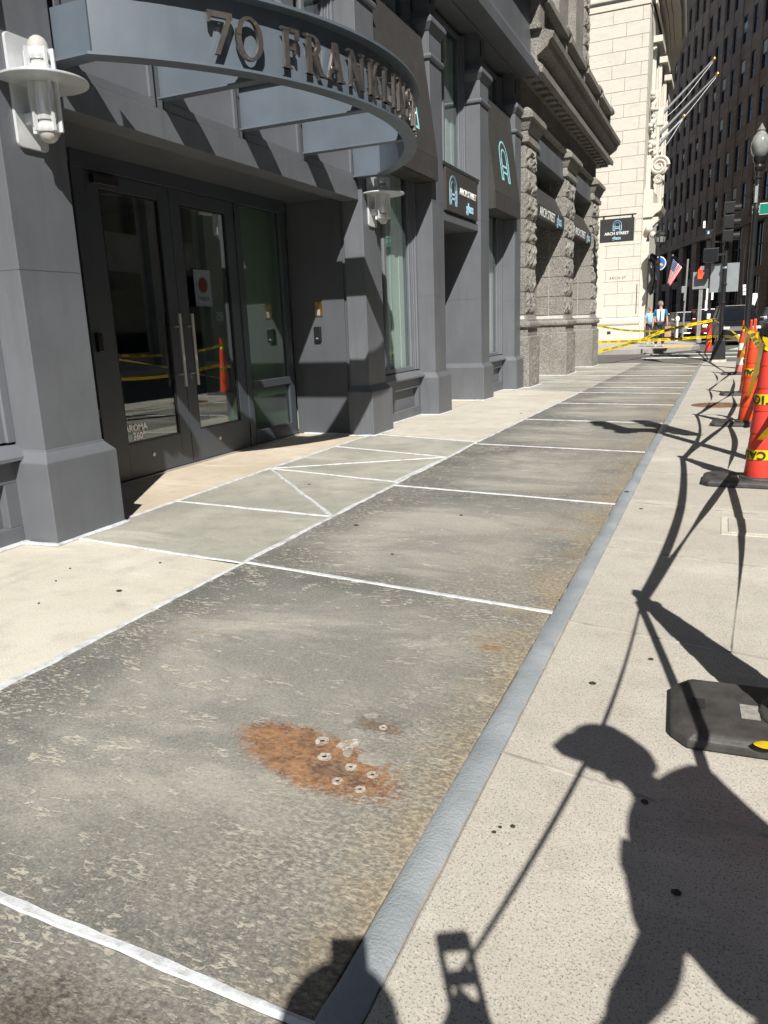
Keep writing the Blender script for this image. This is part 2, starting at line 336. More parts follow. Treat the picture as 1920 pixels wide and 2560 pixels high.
def flag_mat():
    t = NT('striped_flag_print'); uv = t.n('ShaderNodeSeparateXYZ'); t.l(t.n('ShaderNodeTexCoord').outputs['UV'], uv.inputs[0])
    st = t.math('GREATER_THAN', t.math('FRACT', t.math('MULTIPLY', uv.outputs[1], 6.5)), .5)
    c = t.mix(st, (.50, .02, .04), (.72, .70, .68))
    can = t.math('MULTIPLY', t.math('LESS_THAN', uv.outputs[0], .42), t.math('GREATER_THAN', uv.outputs[1], .46))
    d = t.n('ShaderNodeTexVoronoi'); t.l(t.map(t.n('ShaderNodeTexCoord').outputs['UV'], (14, 13, 1)), d.inputs['Vector']); d.inputs['Scale'].default_value = 1; d.inputs['Randomness'].default_value = 0
    star = t.math('LESS_THAN', d.outputs['Distance'], .22)
    return t.fin(t.mix(can, c, t.mix(star, (.02, .03, .16), (.7, .7, .72))), .8)
M['flag'] = flag_mat()
# ------------------------------------------------------------------ object helpers
def tag(o, label=None, cat=None, group=None, kind=None):
    if label: o['label'] = label
    if cat: o['category'] = cat
    if group: o['group'] = group
    if kind: o['kind'] = kind
    return o
def thing(name, label, cat, loc=(0, 0, 0), group=None, rz=0.0):
    o = bpy.data.objects.new(name, None); COL.objects.link(o); o.location = loc; o.rotation_euler = (0, 0, rz); o.empty_display_size = .1
    return tag(o, label, cat, group)
def wloc(o):
    v = Vector((0, 0, 0))
    while o is not None: v = v + o.location; o = o.parent
    return v
def link(name, me, parent=None, local=False):
    o = bpy.data.objects.new(name, me); COL.objects.link(o)
    if parent is not None:
        o.parent = parent
        if not local: o.location = -wloc(parent)
    return o
class MB:
    def __init__(s): s.v = []; s.f = []; s.mi = []
    def add(s, vs_, fs, mi=0):
        n = len(s.v); s.v += [tuple(q) for q in vs_]; s.f += [tuple(i + n for i in q) for q in fs]; s.mi += [mi] * len(fs); return s
    def box(s, x0, x1, y0, y1, z0, z1, mi=0):
        return s.add([(x0, y0, z0), (x1, y0, z0), (x1, y1, z0), (x0, y1, z0), (x0, y0, z1), (x1, y0, z1), (x1, y1, z1), (x0, y1, z1)],
                     [(0, 3, 2, 1), (4, 5, 6, 7), (0, 1, 5, 4), (1, 2, 6, 5), (2, 3, 7, 6), (3, 0, 4, 7)], mi)
    def prism(s, poly, a, b, axis='y', mi=0):       # poly in the two other axes, extruded a..b
        n = len(poly)
        def P(p, t): return (p[0], t, p[1]) if axis == 'y' else ((t, p[0], p[1]) if axis == 'x' else (p[0], p[1], t))
        area = sum(poly[i][0] * poly[(i + 1) % n][1] - poly[(i + 1) % n][0] * poly[i][1] for i in range(n))
        if (area < 0) != (axis == 'y'): poly = poly[::-1]
        vs_ = [P(p, a) for p in poly] + [P(p, b) for p in poly]
        fs = [tuple(range(n))[::-1], tuple(range(n, 2 * n))] + [(i, (i + 1) % n, n + (i + 1) % n, n + i) for i in range(n)]
        return s.add(vs_, fs, mi)
    def rloft(s, xb, xf, y0, y1, secs, mi=0):       # rectangular shaft on a wall: (z, out) stations; grows to the front and both sides
        vs_ = []
        for z, o in secs: vs_ += [(xb, y0 - o, z), (xf + o, y0 - o, z), (xf + o, y1 + o, z), (xb, y1 + o, z)]
        fs = [(0, 3, 2, 1)]
        for k in range(len(secs) - 1):
            a = 4 * k; fs += [(a + i, a + (i + 1) % 4, a + 4 + (i + 1) % 4, a + 4 + i) for i in range(4)]
        a = 4 * (len(secs) - 1); fs.append((a, a + 1, a + 2, a + 3))
        return s.add(vs_, fs, mi)
    def tube(s, path, r, n=10, cap=True, mi=0):
        path = [Vector(p) for p in path]; rs = r if isinstance(r, (list, tuple)) else [r] * len(path)
        ring0 = len(s.v); prev = None
        for i, p in enumerate(path):
            d = (path[min(i + 1, len(path) - 1)] - path[max(i - 1, 0)]).normalized()
            up = Vector((0, 0, 1)) if abs(d.z) < .95 else Vector((1, 0, 0))
            if prev is not None: u = (prev - d * prev.dot(d)).normalized()
            else: u = d.cross(up).normalized()
            prev = u; v = d.cross(u)
            for k in range(n):
                a = 2 * math.pi * k / n; s.v.append(tuple(p + (u * math.cos(a) + v * math.sin(a)) * rs[i]))
        for i in range(len(path) - 1):
            for k in range(n):
                a = ring0 + i * n + k; b = ring0 + i * n + (k + 1) % n
                s.f.append((a, b, b + n, a + n)); s.mi.append(mi)
        if cap:
            s.f.append(tuple(ring0 + k for k in range(n))[::-1]); s.mi.append(mi)
            e = ring0 + (len(path) - 1) * n; s.f.append(tuple(e + k for k in range(n))); s.mi.append(mi)
        return s
    def lathe(s, prof, c=(0, 0, 0), n=20, mi=0, axis='z'):
        r0 = len(s.v)
        for r, z in prof:
            for k in range(n):
                a = 2 * math.pi * k / n
                if axis == 'z': s.v.append((c[0] + r * math.cos(a), c[1] + r * math.sin(a), c[2] + z))
                elif axis == 'x': s.v.append((c[0] + z, c[1] + r * math.cos(a), c[2] + r * math.sin(a)))
                else: s.v.append((c[0] - r * math.cos(a), c[1] + z, c[2] + r * math.sin(a)))
        for i in range(len(prof) - 1):
            for k in range(n):
                a = r0 + i * n + k; b = r0 + i * n + (k + 1) % n
                s.f.append((a, b, b + n, a + n)); s.mi.append(mi)
        s.f.append(tuple(r0 + k for k in range(n))[::-1]); s.mi.append(mi)
        e = r0 + (len(prof) - 1) * n; s.f.append(tuple(e + k for k in range(n))); s.mi.append(mi)
        return s
    def band(s, path, i0, i1, z0, z1, mi=0):        # solid strip along a plan polyline, offset i0..i1 to the outside
        P = [Vector((p[0], p[1])) for p in path]; n = len(P); N = []
        for i in range(n):
            a = (P[i] - P[i - 1]).normalized() if i else None; b = (P[i + 1] - P[i]).normalized() if i < n - 1 else None
            na = Vector((a.y, -a.x)) if a else None; nb = Vector((b.y, -b.x)) if b else None
            if na is None: m = nb
            elif nb is None: m = na
            else:
                m = (na + nb); m = m / max(.35, m.dot(na)) if m.length > 1e-6 else na
            N.append(m)
        vs_ = []
        for i in range(n):
            a = P[i] + N[i] * i0; b = P[i] + N[i] * i1
            vs_ += [(a.x, a.y, z0), (b.x, b.y, z0), (b.x, b.y, z1), (a.x, a.y, z1)]
        fs = [(0, 1, 2, 3)]
        for i in range(n - 1):
            a = 4 * i; fs += [(a + k, a + 4 + k, a + 4 + (k + 1) % 4, a + (k + 1) % 4) for k in range(4)]
        a = 4 * (n - 1); fs.append((a + 3, a + 2, a + 1, a))
        return s.add(vs_, fs, mi)
    def mesh(s, name, mats, smooth=False):
        me = bpy.data.meshes.new(name); me.from_pydata(s.v, [], s.f)
        for m in (mats if isinstance(mats, (list, tuple)) else [mats]): me.materials.append(M[m])
        if any(s.mi): me.polygons.foreach_set('material_index', s.mi)
        bm = bmesh.new(); bm.from_mesh(me); bmesh.ops.recalc_face_normals(bm, faces=bm.faces); bm.to_mesh(me); bm.free()
        if smooth:
            me.polygons.foreach_set('use_smooth', [True] * len(me.polygons)); me.set_sharp_from_angle(angle=math.radians(38))
        me.update(); return me
    def build(s, name, mats, parent=None, bev=0.0, smooth=False, seg=2, local=False):
        o = link(name, s.mesh(name, mats, smooth), parent, local)
        if bev:
            m = o.modifiers.new('bevel', 'BEVEL'); m.width = bev; m.segments = seg; m.limit_method = 'ANGLE'; m.angle_limit = math.radians(35)
        return o
def part(name, mat, parent, x0, x1, y0, y1, z0, z1, bev=.004, **k): return MB().box(x0, x1, y0, y1, z0, z1).build(name, mat, parent, bev, **k)
_fc = {}
def text_mesh(txt, size, off=0.0, depth=.002, align='CENTER', shear=0.0, spacing=1.0):
    key = (txt, size, off, depth, align, shear, spacing)
    if key in _fc: return _fc[key]
    c = bpy.data.curves.new('txt', 'FONT'); c.body = txt; c.size = size; c.align_x = align; c.align_y = 'CENTER'; c.extrude = depth; c.offset = off; c.shear = shear; c.space_character = spacing; c.resolution_u = 4
    o = bpy.data.objects.new('txt', c); COL.objects.link(o)
    me = bpy.data.meshes.new_from_object(o.evaluated_get(bpy.context.evaluated_depsgraph_get()))
    bpy.data.objects.remove(o); bpy.data.curves.remove(c); _fc[key] = me; return me
def text(name, txt, size, mat, parent, loc, rot, **k):
    me = text_mesh(txt, size, **k).copy(); me.materials.clear(); me.materials.append(M[mat])
    o = link(name, me, parent, True); o.location = Vector(loc) - (wloc(parent) if parent else Vector()); o.rotation_euler = rot
    return o
RX = (math.pi / 2, 0, math.pi / 2)      # text on a face that looks towards +X (reads along +Y)
RYm = (math.pi / 2, 0, 0)               # text on a face that looks towards -Y (reads along +X)
# ================================================================== THE SETTING
# road: one sheet out to the horizon
def road():
    xs = [-400, -60, -12, -4, 1.3, 1.6, 6, 14, 60, 400]; ys = [-400, -60, -10, 0, 8, 16, 24, 27, 29, 31.5, 34, 45, 70, 120, 400]
    b = MB(); vs_ = [(x, y, zr(y)) for y in ys for x in xs]; n = len(xs)
    fs = [(j * n + i, j * n + i + 1, (j + 1) * n + i + 1, (j + 1) * n + i) for j in range(len(ys) - 1) for i in range(n - 1)]
    return tag(b.add(vs_, fs).build('road', 'asphalt'), kind='structure')
road()
def sheet(name, mat, x0, x1, ys, dz, parent=None):
    b = MB(); vs_ = []
    for y in ys: vs_ += [(x0, y, gz(y) + dz), (x1, y, gz(y) + dz)]
    return b.add(vs_, [(2 * i, 2 * i + 1, 2 * i + 3, 2 * i + 2) for i in range(len(ys) - 1)]).build(name, mat, parent)
sw = tag(sheet('sidewalk', 'bedding', -5.2, 1.12, [-12, 8, 27.2], -.012), kind='structure')
def slab(name, mat, poly, parent=sw, top=0.0, inset=.006, thick=.05):
    # a flat piece of paving with its own edges; polygon in plan
    n = len(poly); cx = sum(p[0] for p in poly) / n; cy = sum(p[1] for p in poly) / n
    vs_ = []
    for dz, k in ((-thick, inset), (top - .003, inset), (top, inset + .005)):
        for (x, y) in poly:
            d = math.hypot(x - cx, y - cy); q = 1 - k / d * 1.4
            X, Y = cx + (x - cx) * q, cy + (y - cy) * q; vs_.append((X, Y, gz(Y) + dz))
    fs = [tuple(range(n))[::-1]] + [(r * n + i, r * n + (i + 1) % n, (r + 1) * n + (i + 1) % n, (r + 1) * n + i) for r in range(2) for i in range(n)] + [tuple(range(2 * n, 3 * n))]
    return MB().add(vs_, fs).build(name, mat, parent)
XL, XR = -2.47, -0.64
YJ = [-3.9, -1.45, 1.0, 3.27, 5.5, 7.80, 10.2, 12.6, 14.75, 16.1, 17.6, 20.0, 22.0, 24.2, 27.2]
SK = .24
def lx(y, x): return y + SK * (XR - x) / (XR - XL) * (1 if y > 2 else .3)
for a, b in zip(YJ[:-1], YJ[1:]):
    e = 0 if b > 27 else 1
    slab('granite_slab', 'slab', [(XR, a), (XR, b), (XL, lx(b, XL) if e else b), (XL, lx(a, XL))], top=.002 + random.uniform(-.001, .001))
# slabs in front of the entrance
k_ = (-3.95, 4.75); d_ = (XL, 4.63); e_ = (-3.97, 6.2); h_ = (XL, 5.87); g_ = (XL, 7.15); f_ = (-3.95, 7.58); i_ = (-3.96, 8.62); j_ = (XL, 8.19)
ENT = [[(-3.98, 3.64), (XL, 3.49), d_, k_], [k_, d_, e_], [d_, h_, e_], [e_, h_, g_], [e_, g_, f_], [f_, g_, j_, i_]]
for p in ENT: slab('paving_slab', 'slab_smooth', p, top=.001 + random.uniform(-.001, .001))
slab('threshold_floor', 'conc_beige', [(-4.99, 4.05), (-3.955, 4.05), (-3.965, 6.2), (-3.955, 8.6), (-4.99, 8.6)], top=.0)
slab('concrete_panel', 'conc_pale', [(-4.5, -3.0), (XL, -3.0), (XL, 3.48), (-4.5, 3.72)], top=.0)
slab('concrete_panel', 'conc_pale', [(-4.5, 8.62), (XL, 8.21), (XL, 15.0), (-4.5, 16.3)], top=.0)
fy = [15.05, 17.9, 20.3, 22.3, 24.5, 27.2]
for a, b in zip(fy[:-1], fy[1:]): slab('paving_slab', 'slab_smooth', [(-4.5, a + (1.3 if a < 16 else .1)), (XL, a), (XL, b), (-4.5, b + .1 if b < 27 else b)], top=0.0)
# street side: speckled concrete panels with saw-cut joints
cy = [-6.0, -3.2, -1.6, -.45, .72, 1.86, 3.0, 4.2, 5.4, 6.6, 7.9, 9.4, 11.0, 12.9, 14.8, 16.8, 19.0, 21.4, 24.0, 27.2]
for a, b in zip(cy[:-1], cy[1:]):
    sk = .2
    slab('concrete_panel', 'conc', [(-.555, a + (0 if a < -5 else sk)), (1.1, a - (0 if a < -5 else .13)), (1.1, b - (0 if b > 27 else .13)), (-.555, b + (0 if b > 27 else sk))], inset=.002, top=.001)
# kerb
for y in range(-10, 27, 2):
    b = MB(); y1 = y + 1.99
    b.add([(1.12, y, -.25 + gz(y)), (1.30, y, -.25 + gz(y)), (1.30, y, gz(y)), (1.12, y, gz(y)), (1.12, y1, -.25 + gz(y1)), (1.30, y1, -.25 + gz(y1)), (1.30, y1, gz(y1)), (1.12, y1, gz(y1))],
          [(0, 1, 2, 3), (4, 7, 6, 5), (0, 4, 5, 1), (1, 5, 6, 2), (2, 6, 7, 3), (3, 7, 4, 0)]).build('kerb_stone', 'kerbstone', sw, .012)
# wobbly beads of sealant / coating laid over the joints
def bead(name, mat, pts, w, dz=.004, jit=.3, step=.06, crown=.004, parent=sw, seed=1):
    rnd = random.Random(seed); P = []
    for (a, b) in zip(pts[:-1], pts[1:]):
        L = math.dist(a, b); n = max(1, int(L / step))
        for k in range(n): t = k / n; P.append((a[0] + (b[0] - a[0]) * t, a[1] + (b[1] - a[1]) * t))
    P.append(pts[-1]); vs_ = []; ja = jb = jc = 0.0
    for i, p in enumerate(P):
        q0, q1 = P[max(i - 1, 0)], P[min(i + 1, len(P) - 1)]; dx, dy = q1[0] - q0[0], q1[1] - q0[1]; L = math.hypot(dx, dy); nx, ny = dy / L, -dx / L
        ja = ja * .65 + rnd.uniform(-1, 1) * jit * w * .38; jb = jb * .65 + rnd.uniform(-1, 1) * jit * w * .38; jc = jc * .8 + rnd.uniform(-1, 1) * .0012
        for o, z in ((-w / 2 + ja, 0.0), (-w * .36 + ja, crown * .8), (0, crown + jc), (w * .36 + jb, crown * .8), (w / 2 + jb, 0.0)):
            X, Y = p[0] + nx * o, p[1] + ny * o; vs_.append((X, Y, gz(Y) + dz - (.003 if z == 0 else 0) + z))
    fs = [(5 * i + k, 5 * i + k + 1, 5 * i + k + 6, 5 * i + k + 5) for i in range(len(P) - 1) for k in range(4)]
    return MB().add(vs_, fs).build(name, mat, parent, smooth=True)
bead('coating_strip', 'strip', [(-.600, -4), (-.600, 3.15), (-.595, 3.3), (-.592, 8), (-.60, 16), (-.60, 27.2)], .086, .003, .08, .035, .006, seed=3)
for n, y in enumerate(YJ[1:-1]): bead('joint_sealant', 'sealant', [(XL, lx(y, XL)), (XR + .005, y)], .027 if y < 2 else (.026 if y < 9 else .026), jit=.3, seed=10 + n)
bead('joint_sealant', 'sealant', [(XL, -3.9), (XL, 15.2)], .032, .005, .6, seed=40)
segs = [((-3.98, 3.64), (XL, 3.49)), (k_, d_), (e_, d_), (e_, h_), (e_, g_), (f_, g_), (i_, j_)]
for n, (a, b) in enumerate(segs): bead('joint_sealant', 'sealant', [a, b], .026, .004, .5, seed=50 + n)
bead('joint_sealant', 'sealant', [(-3.94, 4.2), (-3.97, 6.2), (-3.95, 8.55)], .036, .005, .3, seed=70)
bead('joint_sealant', 'sealant', [(XL, 7.15), (XL - .05, 5.87)], .03, .006, .4, seed=71)
bead('joint_sealant', 'sealant', [(XL, 15.0), (-4.0, 16.1)], .03, .004, .3, seed=72)
for n, y in enumerate(fy[1:-1]): bead('joint_sealant', 'sealant', [(-3.9, y + .1), (XL, y)], .022, .004, .3, seed=80 + n)
for n, y in enumerate(cy[1:-1]): bead('control_joint', 'joint_soft', [(-.55, y + .2), (1.1, y - .13)], .016, .0040, .3, .05, .0003, seed=200 + n)
# drill plugs and filled patches in the stained slab
def ring_mesh(ro, ri):
    n = 18; rnd = random.Random(int(ro * 9999)); b = MB(); vs_ = []
    for k in range(n):
        a = 2 * math.pi * k / n; j = rnd.uniform(.9, 1.1)
        for r, z in ((ro * j * 1.04, .0005), (ro * j, .0030), (ri * 1.15, .0032), (ri, -.004)): vs_.append((r * math.cos(a), r * math.sin(a), z))
    fs = [(4 * k + q, 4 * ((k + 1) % n) + q, 4 * ((k + 1) % n) + q + 1, 4 * k + q + 1) for k in range(n) for q in range(3)]
    b.add(vs_, fs); b.add([(ri * 1.02 * math.cos(2 * math.pi * k / n), ri * 1.02 * math.sin(2 * math.pi * k / n), .0012) for k in range(n)], [tuple(range(n))], 1); return b
_p = NT('pale_plug_filler'); _c = _p.mix(_p.ramp(_p.noise(70, 5, .7), .4, .65), (.30, .28, .25), (.50, .47, .43)); _c = _p.mix(_p.math('MULTIPLY', _p.ramp(_p.noise(28, 5, .75), .47, .62), .75), _c, (.22, .11, .05))
_p.bump(_p.noise(120, 4), .5, .004); M['plug'] = _p.fin(_c, .8)
M['patch'] = plain('grey_patch_filler', (.26, .25, .225), .8, var=.2, scale=50, bump=.3, bscale=150)
for (x, y, r) in ((-1.11, 1.925, .023), (-1.06, 1.845, .022), (-.957, 1.822, .018), (-.878, 1.807, .017), (-.962, 1.742, .017), (-.882, 1.728, .016), (-.958, 2.07, .015)):
    o = ring_mesh(r, r * .34).build('drill_plug', ['plug', 'black_mat'], sw, local=True); o.location = (x, y, .0025)
def disc_mesh(r, seed, asp=.7):
    rnd = random.Random(seed); n = 16; j = [rnd.uniform(.82, 1.12) for _ in range(n)]
    vs_ = [(r * j[k] * math.cos(2 * math.pi * k / n), r * asp * j[k] * math.sin(2 * math.pi * k / n), z) for z in (.0, .0028) for k in range(n)]
    return MB().add(vs_, [tuple(range(n, 2 * n))] + [(k, (k + 1) % n, n + (k + 1) % n, n + k) for k in range(n)])
for q, (x, y, r) in enumerate(((-.915, 1.885, .048), (-1.02, 1.935, .04), (-1.0, 1.89, .022), (-1.03, 2.01, .03), (-1.03, 2.13, .026), (-1.09, 2.08, .028), (-.96, 2.32, .032), (-1.23, 1.67, .03), (-1.04, 2.83, .03))):
    o = disc_mesh(r, q).build('filler_patch', 'patch' if q != 1 else 'plug', sw, local=True); o.location = (x, y, .0022); o.rotation_euler = (0, 0, q * .9)
M['gum'] = plain('flattened_gum', (.035, .033, .03), .8, var=.3, scale=50)
for q, (x, y, r) in enumerate(((-.36, 2.62, .013), (-2.83, 2.88, .016), (-2.95, 3.35, .008), (-.43, 1.72, .007), (-.47, 1.68, .006), (-.46, 1.705, .005), (-3.4, 3.1, .007), (-.12, 1.95, .011), (-.18, 2.9, .01), (-.02, 1.62, .012), (-3.2, 5.6, .012), (-.6, 5.9, .018), (-.45, 5.4, .012), (-2.2, 4.45, .018), (-1.6, 4.9, .012), (-3.1, 2.6, .006), (-3.3, 2.9, .006), (-2.7, 11.2, .02), (-.2, 9.1, .014), (-1.7, 3.9, .009))):
    o = disc_mesh(r, 40 + q, .8).build('gum_spot', 'gum', sw, local=True); o.location = (x, y, gz(y) + .0035 + (.006 if abs(x + .587) < .06 else 0))
o = disc_mesh(.012, 77, .8).build('gum_spot', 'white', sw, local=True); o.location = (.19, 1.82, .0035)
# manhole cover and utility lid
mh = thing('manhole_cover', 'round rusty iron manhole cover set in the concrete behind the cone bases', 'manhole cover', (-.02, 12.62, gz(12.62)))
M['rusty'] = plain('rusty_cast_iron', (.16, .085, .05), .75, var=.4, scale=14, bump=.3, bscale=50)
MB().lathe([(.37, -.01), (.37, .006), (.345, .010), (.335, .006)], n=36).build('frame_ring', 'rusty', mh, local=True)
MB().lathe([(.33, -.01), (.33, .006), (.32, .009)], n=36).build('lid', 'rusty', mh, local=True)
b = MB()
for i in range(-6, 7):
    for j in range(-6, 7):
        if math.hypot(i, j) < 6.1: b.box(i * .047 - .015, i * .047 + .015, j * .047 - .015, j * .047 + .015, .008, .0125)
tag(b.build('tread_pattern', 'rusty', mh, local=True), kind='stuff')
ul = thing('utility_cover', 'pale rectangular concrete utility box lid flush in the sidewalk beside the cone bases', 'utility cover', (.42, 5.08, 0))
MB().box(-.36, .36, -.22, .22, -.02, .006).build('collar', 'conc_pale', ul, .004, local=True)
MB().box(-.32, .32, -.18, .18, -.02, .012).build('lid', 'conc', ul, .006, local=True)
# far pavement across the side street, with kerb, ramp pad and crossing lines
fs_ = [(-60, 30.7), (-5, 30.5), (-3.1, 30.45), (-1.9, 30.9), (-1.1, 31.9), (-.85, 33.2), (-1.05, 36), (-2.2, 41), (-8, 60), (-22, 105), (-60, 105)]
far = tag(MB().prism([(x, y) for x, y in fs_], -.3, .13, 'z').build('far_sidewalk', 'conc'), kind='structure')
kp = fs_[:9]
for a, b2 in zip(kp[1:-1], kp[2:]):
    L = math.dist(a, b2); n = max(1, int(L / 2.0))
    for q in range(n):
        p0 = [a[i] + (b2[i] - a[i]) * q / n for i in (0, 1)]; p1 = [a[i] + (b2[i] - a[i]) * (q + .985) / n for i in (0, 1)]
        MB().band([p1, p0][::-1], -.14, .02, -.25, .136).build('kerb_stone', 'kerbstone', far, .008)
pp = [(-2.25, 31.75), (-1.05, 31.95), (-1.25, 33.3), (-1.95, 33.3)]
pad = MB().prism([(x, y) for x, y in pp], .10, .142, 'z'); 
for i in range(9):
    for j in range(9):
        u, v = (i + .5) / 9, (j + .5) / 9
        x = (pp[0][0] * (1 - u) + pp[1][0] * u) * (1 - v) + (pp[3][0] * (1 - u) + pp[2][0] * u) * v; y = (pp[0][1] * (1 - u) + pp[1][1] * u) * (1 - v) + (pp[3][1] * (1 - u) + pp[2][1] * u) * v
        pad.lathe([(.03, .141), (.022, .150)], (x, y, 0), 6)
pad.build('tactile_pad', 'yellow_pad', far)
def paint_quad(poly):
    b = MB(); n = len(poly); b.add([(x, y, zr(y) + .006) for x, y in poly], [tuple(range(n))]); return tag(b.build('crossing_line', 'paint_white_road'), kind='structure')
for (y0, y1) in ((28.6, 28.95), (30.05, 30.3)):
    for k in range(7):
        x0 = -2.6 + k * 1.25; paint_quad([(x0, y0), (x0 + 1.25, y0 - .02), (x0 + 1.25, y1 - .02), (x0, y1)])
for k in range(5): paint_quad([(.2 + k * .95, 31.6 - k * .2), (.7 + k * .95, 31.5 - k * .2), (1.4 + k * .95, 35), (.9 + k * .95, 35)])
# ================================================================== PAINTED BUILDING (grey street front)
pb = thing('painted_building', 'grey painted street front with pilasters, recessed glass entrance and deep cornice', 'building', (-4.0, 8, 0))
SX = -3.94                                            # front of the pilaster shafts
def pilaster(y0, y1, back=-4.20):
    g = gz((y0 + y1) / 2) - .12
    p = MB().rloft(back, SX, y0, y1, [(.60, 0), (4.86, 0)]).build('pilaster', 'paint', pb, .004)
    MB().rloft(back - .01, SX, y0, y1, [(g, .062), (.535, .062), (.60, .008), (.612, .008)]).build('plinth', 'paint', p, .006)
    MB().rloft(back, SX, y0, y1, [(4.855, .0), (4.862, .028), (4.895, .036), (4.925, .028), (4.932, 0)]).build('band', 'paint', p, .006)
    MB().rloft(back, SX, y0, y1, [(4.932, -.001), (5.20, -.001), (5.215, .012), (5.30, .062), (5.35, .062), (5.49, -.03), (5.50, -.03)]).build('capital', 'paint', p, .003)
    MB().rloft(back, SX - .06, y0 + .06, y1 - .06, [(5.49, 0), (6.0, 0)]).build('attic_block', 'paint', p, .004)
    for zq in (1.72, 3.02): MB().rloft(back, SX, y0, y1, [(zq, .0007), (zq + .004, .0007)]).build('seam', 'paint_dark', p)
    part('slot', 'black_mat', p, SX - .07, SX - .056, (y0 + y1) / 2 - .035, (y0 + y1) / 2 + .035, 5.62, 5.86, 0)
    bead('joint_sealant', 'sealant', [(back - .0, y0 - .10), (SX + .068, y0 - .065), (SX + .072, y1 + .062), (back, y1 + .09)], .05, .006, .5, .05, .01, p, int(y0 * 10))
    return p
PIL = {'A': (3.53, 4.03), 'B': (8.53, 9.03), 'C': (10.92, 11.42), 'D': (13.35, 13.86), 'E': (15.73, 16.22)}
for k in PIL: pilaster(*PIL[k], back=-4.95 if k == 'D' else -4.20)
pilaster(.62, 1.14); pilaster(-2.3, -1.78)
def window_bay(y0, y1, mull, z1=5.86, base=True, zb=.66):
    if base:
        # panelled base: stiles and rails round a sunk panel
        g = gz((y0 + y1) / 2) - .12
        part('base_wall', 'paint', pb, -4.6, -4.235, y0 - .1, y1 + .1, g, .60)
        pr = part('base_rail', 'paint', pb, -4.235, -4.165, y0 - .02, y1 + .02, g, .115); part('base_rail', 'paint', pb, -4.235, -4.166, y0 - .02, y1 + .02, .405, .56)
        part('base_stile', 'paint', pb, -4.235, -4.167, y0 - .02, y0 + .16, .115, .405); part('base_stile', 'paint', pb, -4.235, -4.167, y1 - .16, y1 + .02, .115, .405)
        MB().prism([(-4.26, .55), (-4.10, .55), (-4.10, .575), (-4.20, .645), (-4.26, .645)], y0 - .02, y1 + .02).build('sill', 'paint', pb, .003)
        bead('joint_sealant', 'sealant', [(-4.15, y0 + .06), (-4.15, y1 - .06)], .05, .006, .5, .05, .01, pb, int(y0 * 10) + 3)
    for s, e in ((y0, 1), (y1, -1)):                                     # stepped jamb mouldings
        for q, (dx, dw) in enumerate(((-4.19, .06), (-4.215, .10), (-4.235, .135))):
            part('jamb_moulding', 'frame_grey', pb, -4.6, dx, min(s, s + e * dw), max(s, s + e * dw), zb + .0005 * q, z1 - .001 * q)
    wi = MB(); a, b = y0 + .135, y1 - .135
    for (p, q) in ((a, a + .05), (b - .05, b), (mull - .035, mull + .035)): wi.box(-4.30, -4.245, p, q, zb + .02, z1)
    wi.box(-4.30, -4.243, a, b, zb - .005, zb + .055).box(-4.30, -4.244, a, b, z1 - .07, z1 - .005)
    f = wi.build('window', 'frame_grey', pb, .003)
    for p, q in ((a + .05, mull - .035), (mull + .035, b - .05)): part('pane', 'glass', f, -4.275, -4.269, p, q, zb + .055, z1 - .07, 0)
    for p, q in ((a + .07, mull - .05), (mull + .05, b - .07)):
        n = 5
        for k in range(n): part('blind', 'blind', f, -4.345 - .012 * (k % 2), -4.335 - .012 * (k % 2), p + (q - p) * k / n, p + (q - p) * (k + 1) / n, zb + .05, z1 - .1, 0)
window_bay(9.03, 10.92, 9.86); window_bay(13.86, 15.73, 14.72); window_bay(1.14, 3.53, 2.3); window_bay(-1.78, .62, -.6)
window_bay(11.42, 13.35, 12.4, zb=3.72, base=False)
# recessed doorway under the small black sign
part('lintel', 'paint', pb, -4.6, -3.985, 11.42, 13.35, 2.84, 2.955); part('sign_frame', 'frame_grey', pb, -4.6, -4.01, 11.42, 13.35, 2.955, 3.62)
MB().prism([(-4.6, 3.62), (-3.97, 3.62), (-3.95, 3.66), (-4.05, 3.72), (-4.6, 3.72)], 11.42, 13.35).build('sill', 'frame_grey', pb, .003)
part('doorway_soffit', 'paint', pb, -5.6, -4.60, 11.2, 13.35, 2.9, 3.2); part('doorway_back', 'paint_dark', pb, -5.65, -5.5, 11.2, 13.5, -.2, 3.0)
part('doorway_wall', 'paint', pb, -5.55, -4.95, 13.352, 13.7, -.2, 2.95); part('doorway_wall', 'paint', pb, -5.55, -4.2, 11.1, 11.40, -.2, 2.95)
MB().rloft(-5.5, -4.90, 13.352, 13.7, [(-.2, .062), (.535, .062), (.60, .006)]).build('plinth', 'paint', pb, .004)
dd = part('door', 'door_metal', pb, -5.50, -5.45, 11.6, 13.2, -.05, 2.6); part('pane', 'glass_door', dd, -5.45, -5.44, 11.8, 13.0, .35, 2.4, 0)
sheet('doorway_floor', 'conc_beige', -5.5, -4.0, [11.4, 13.36], .003, pb)
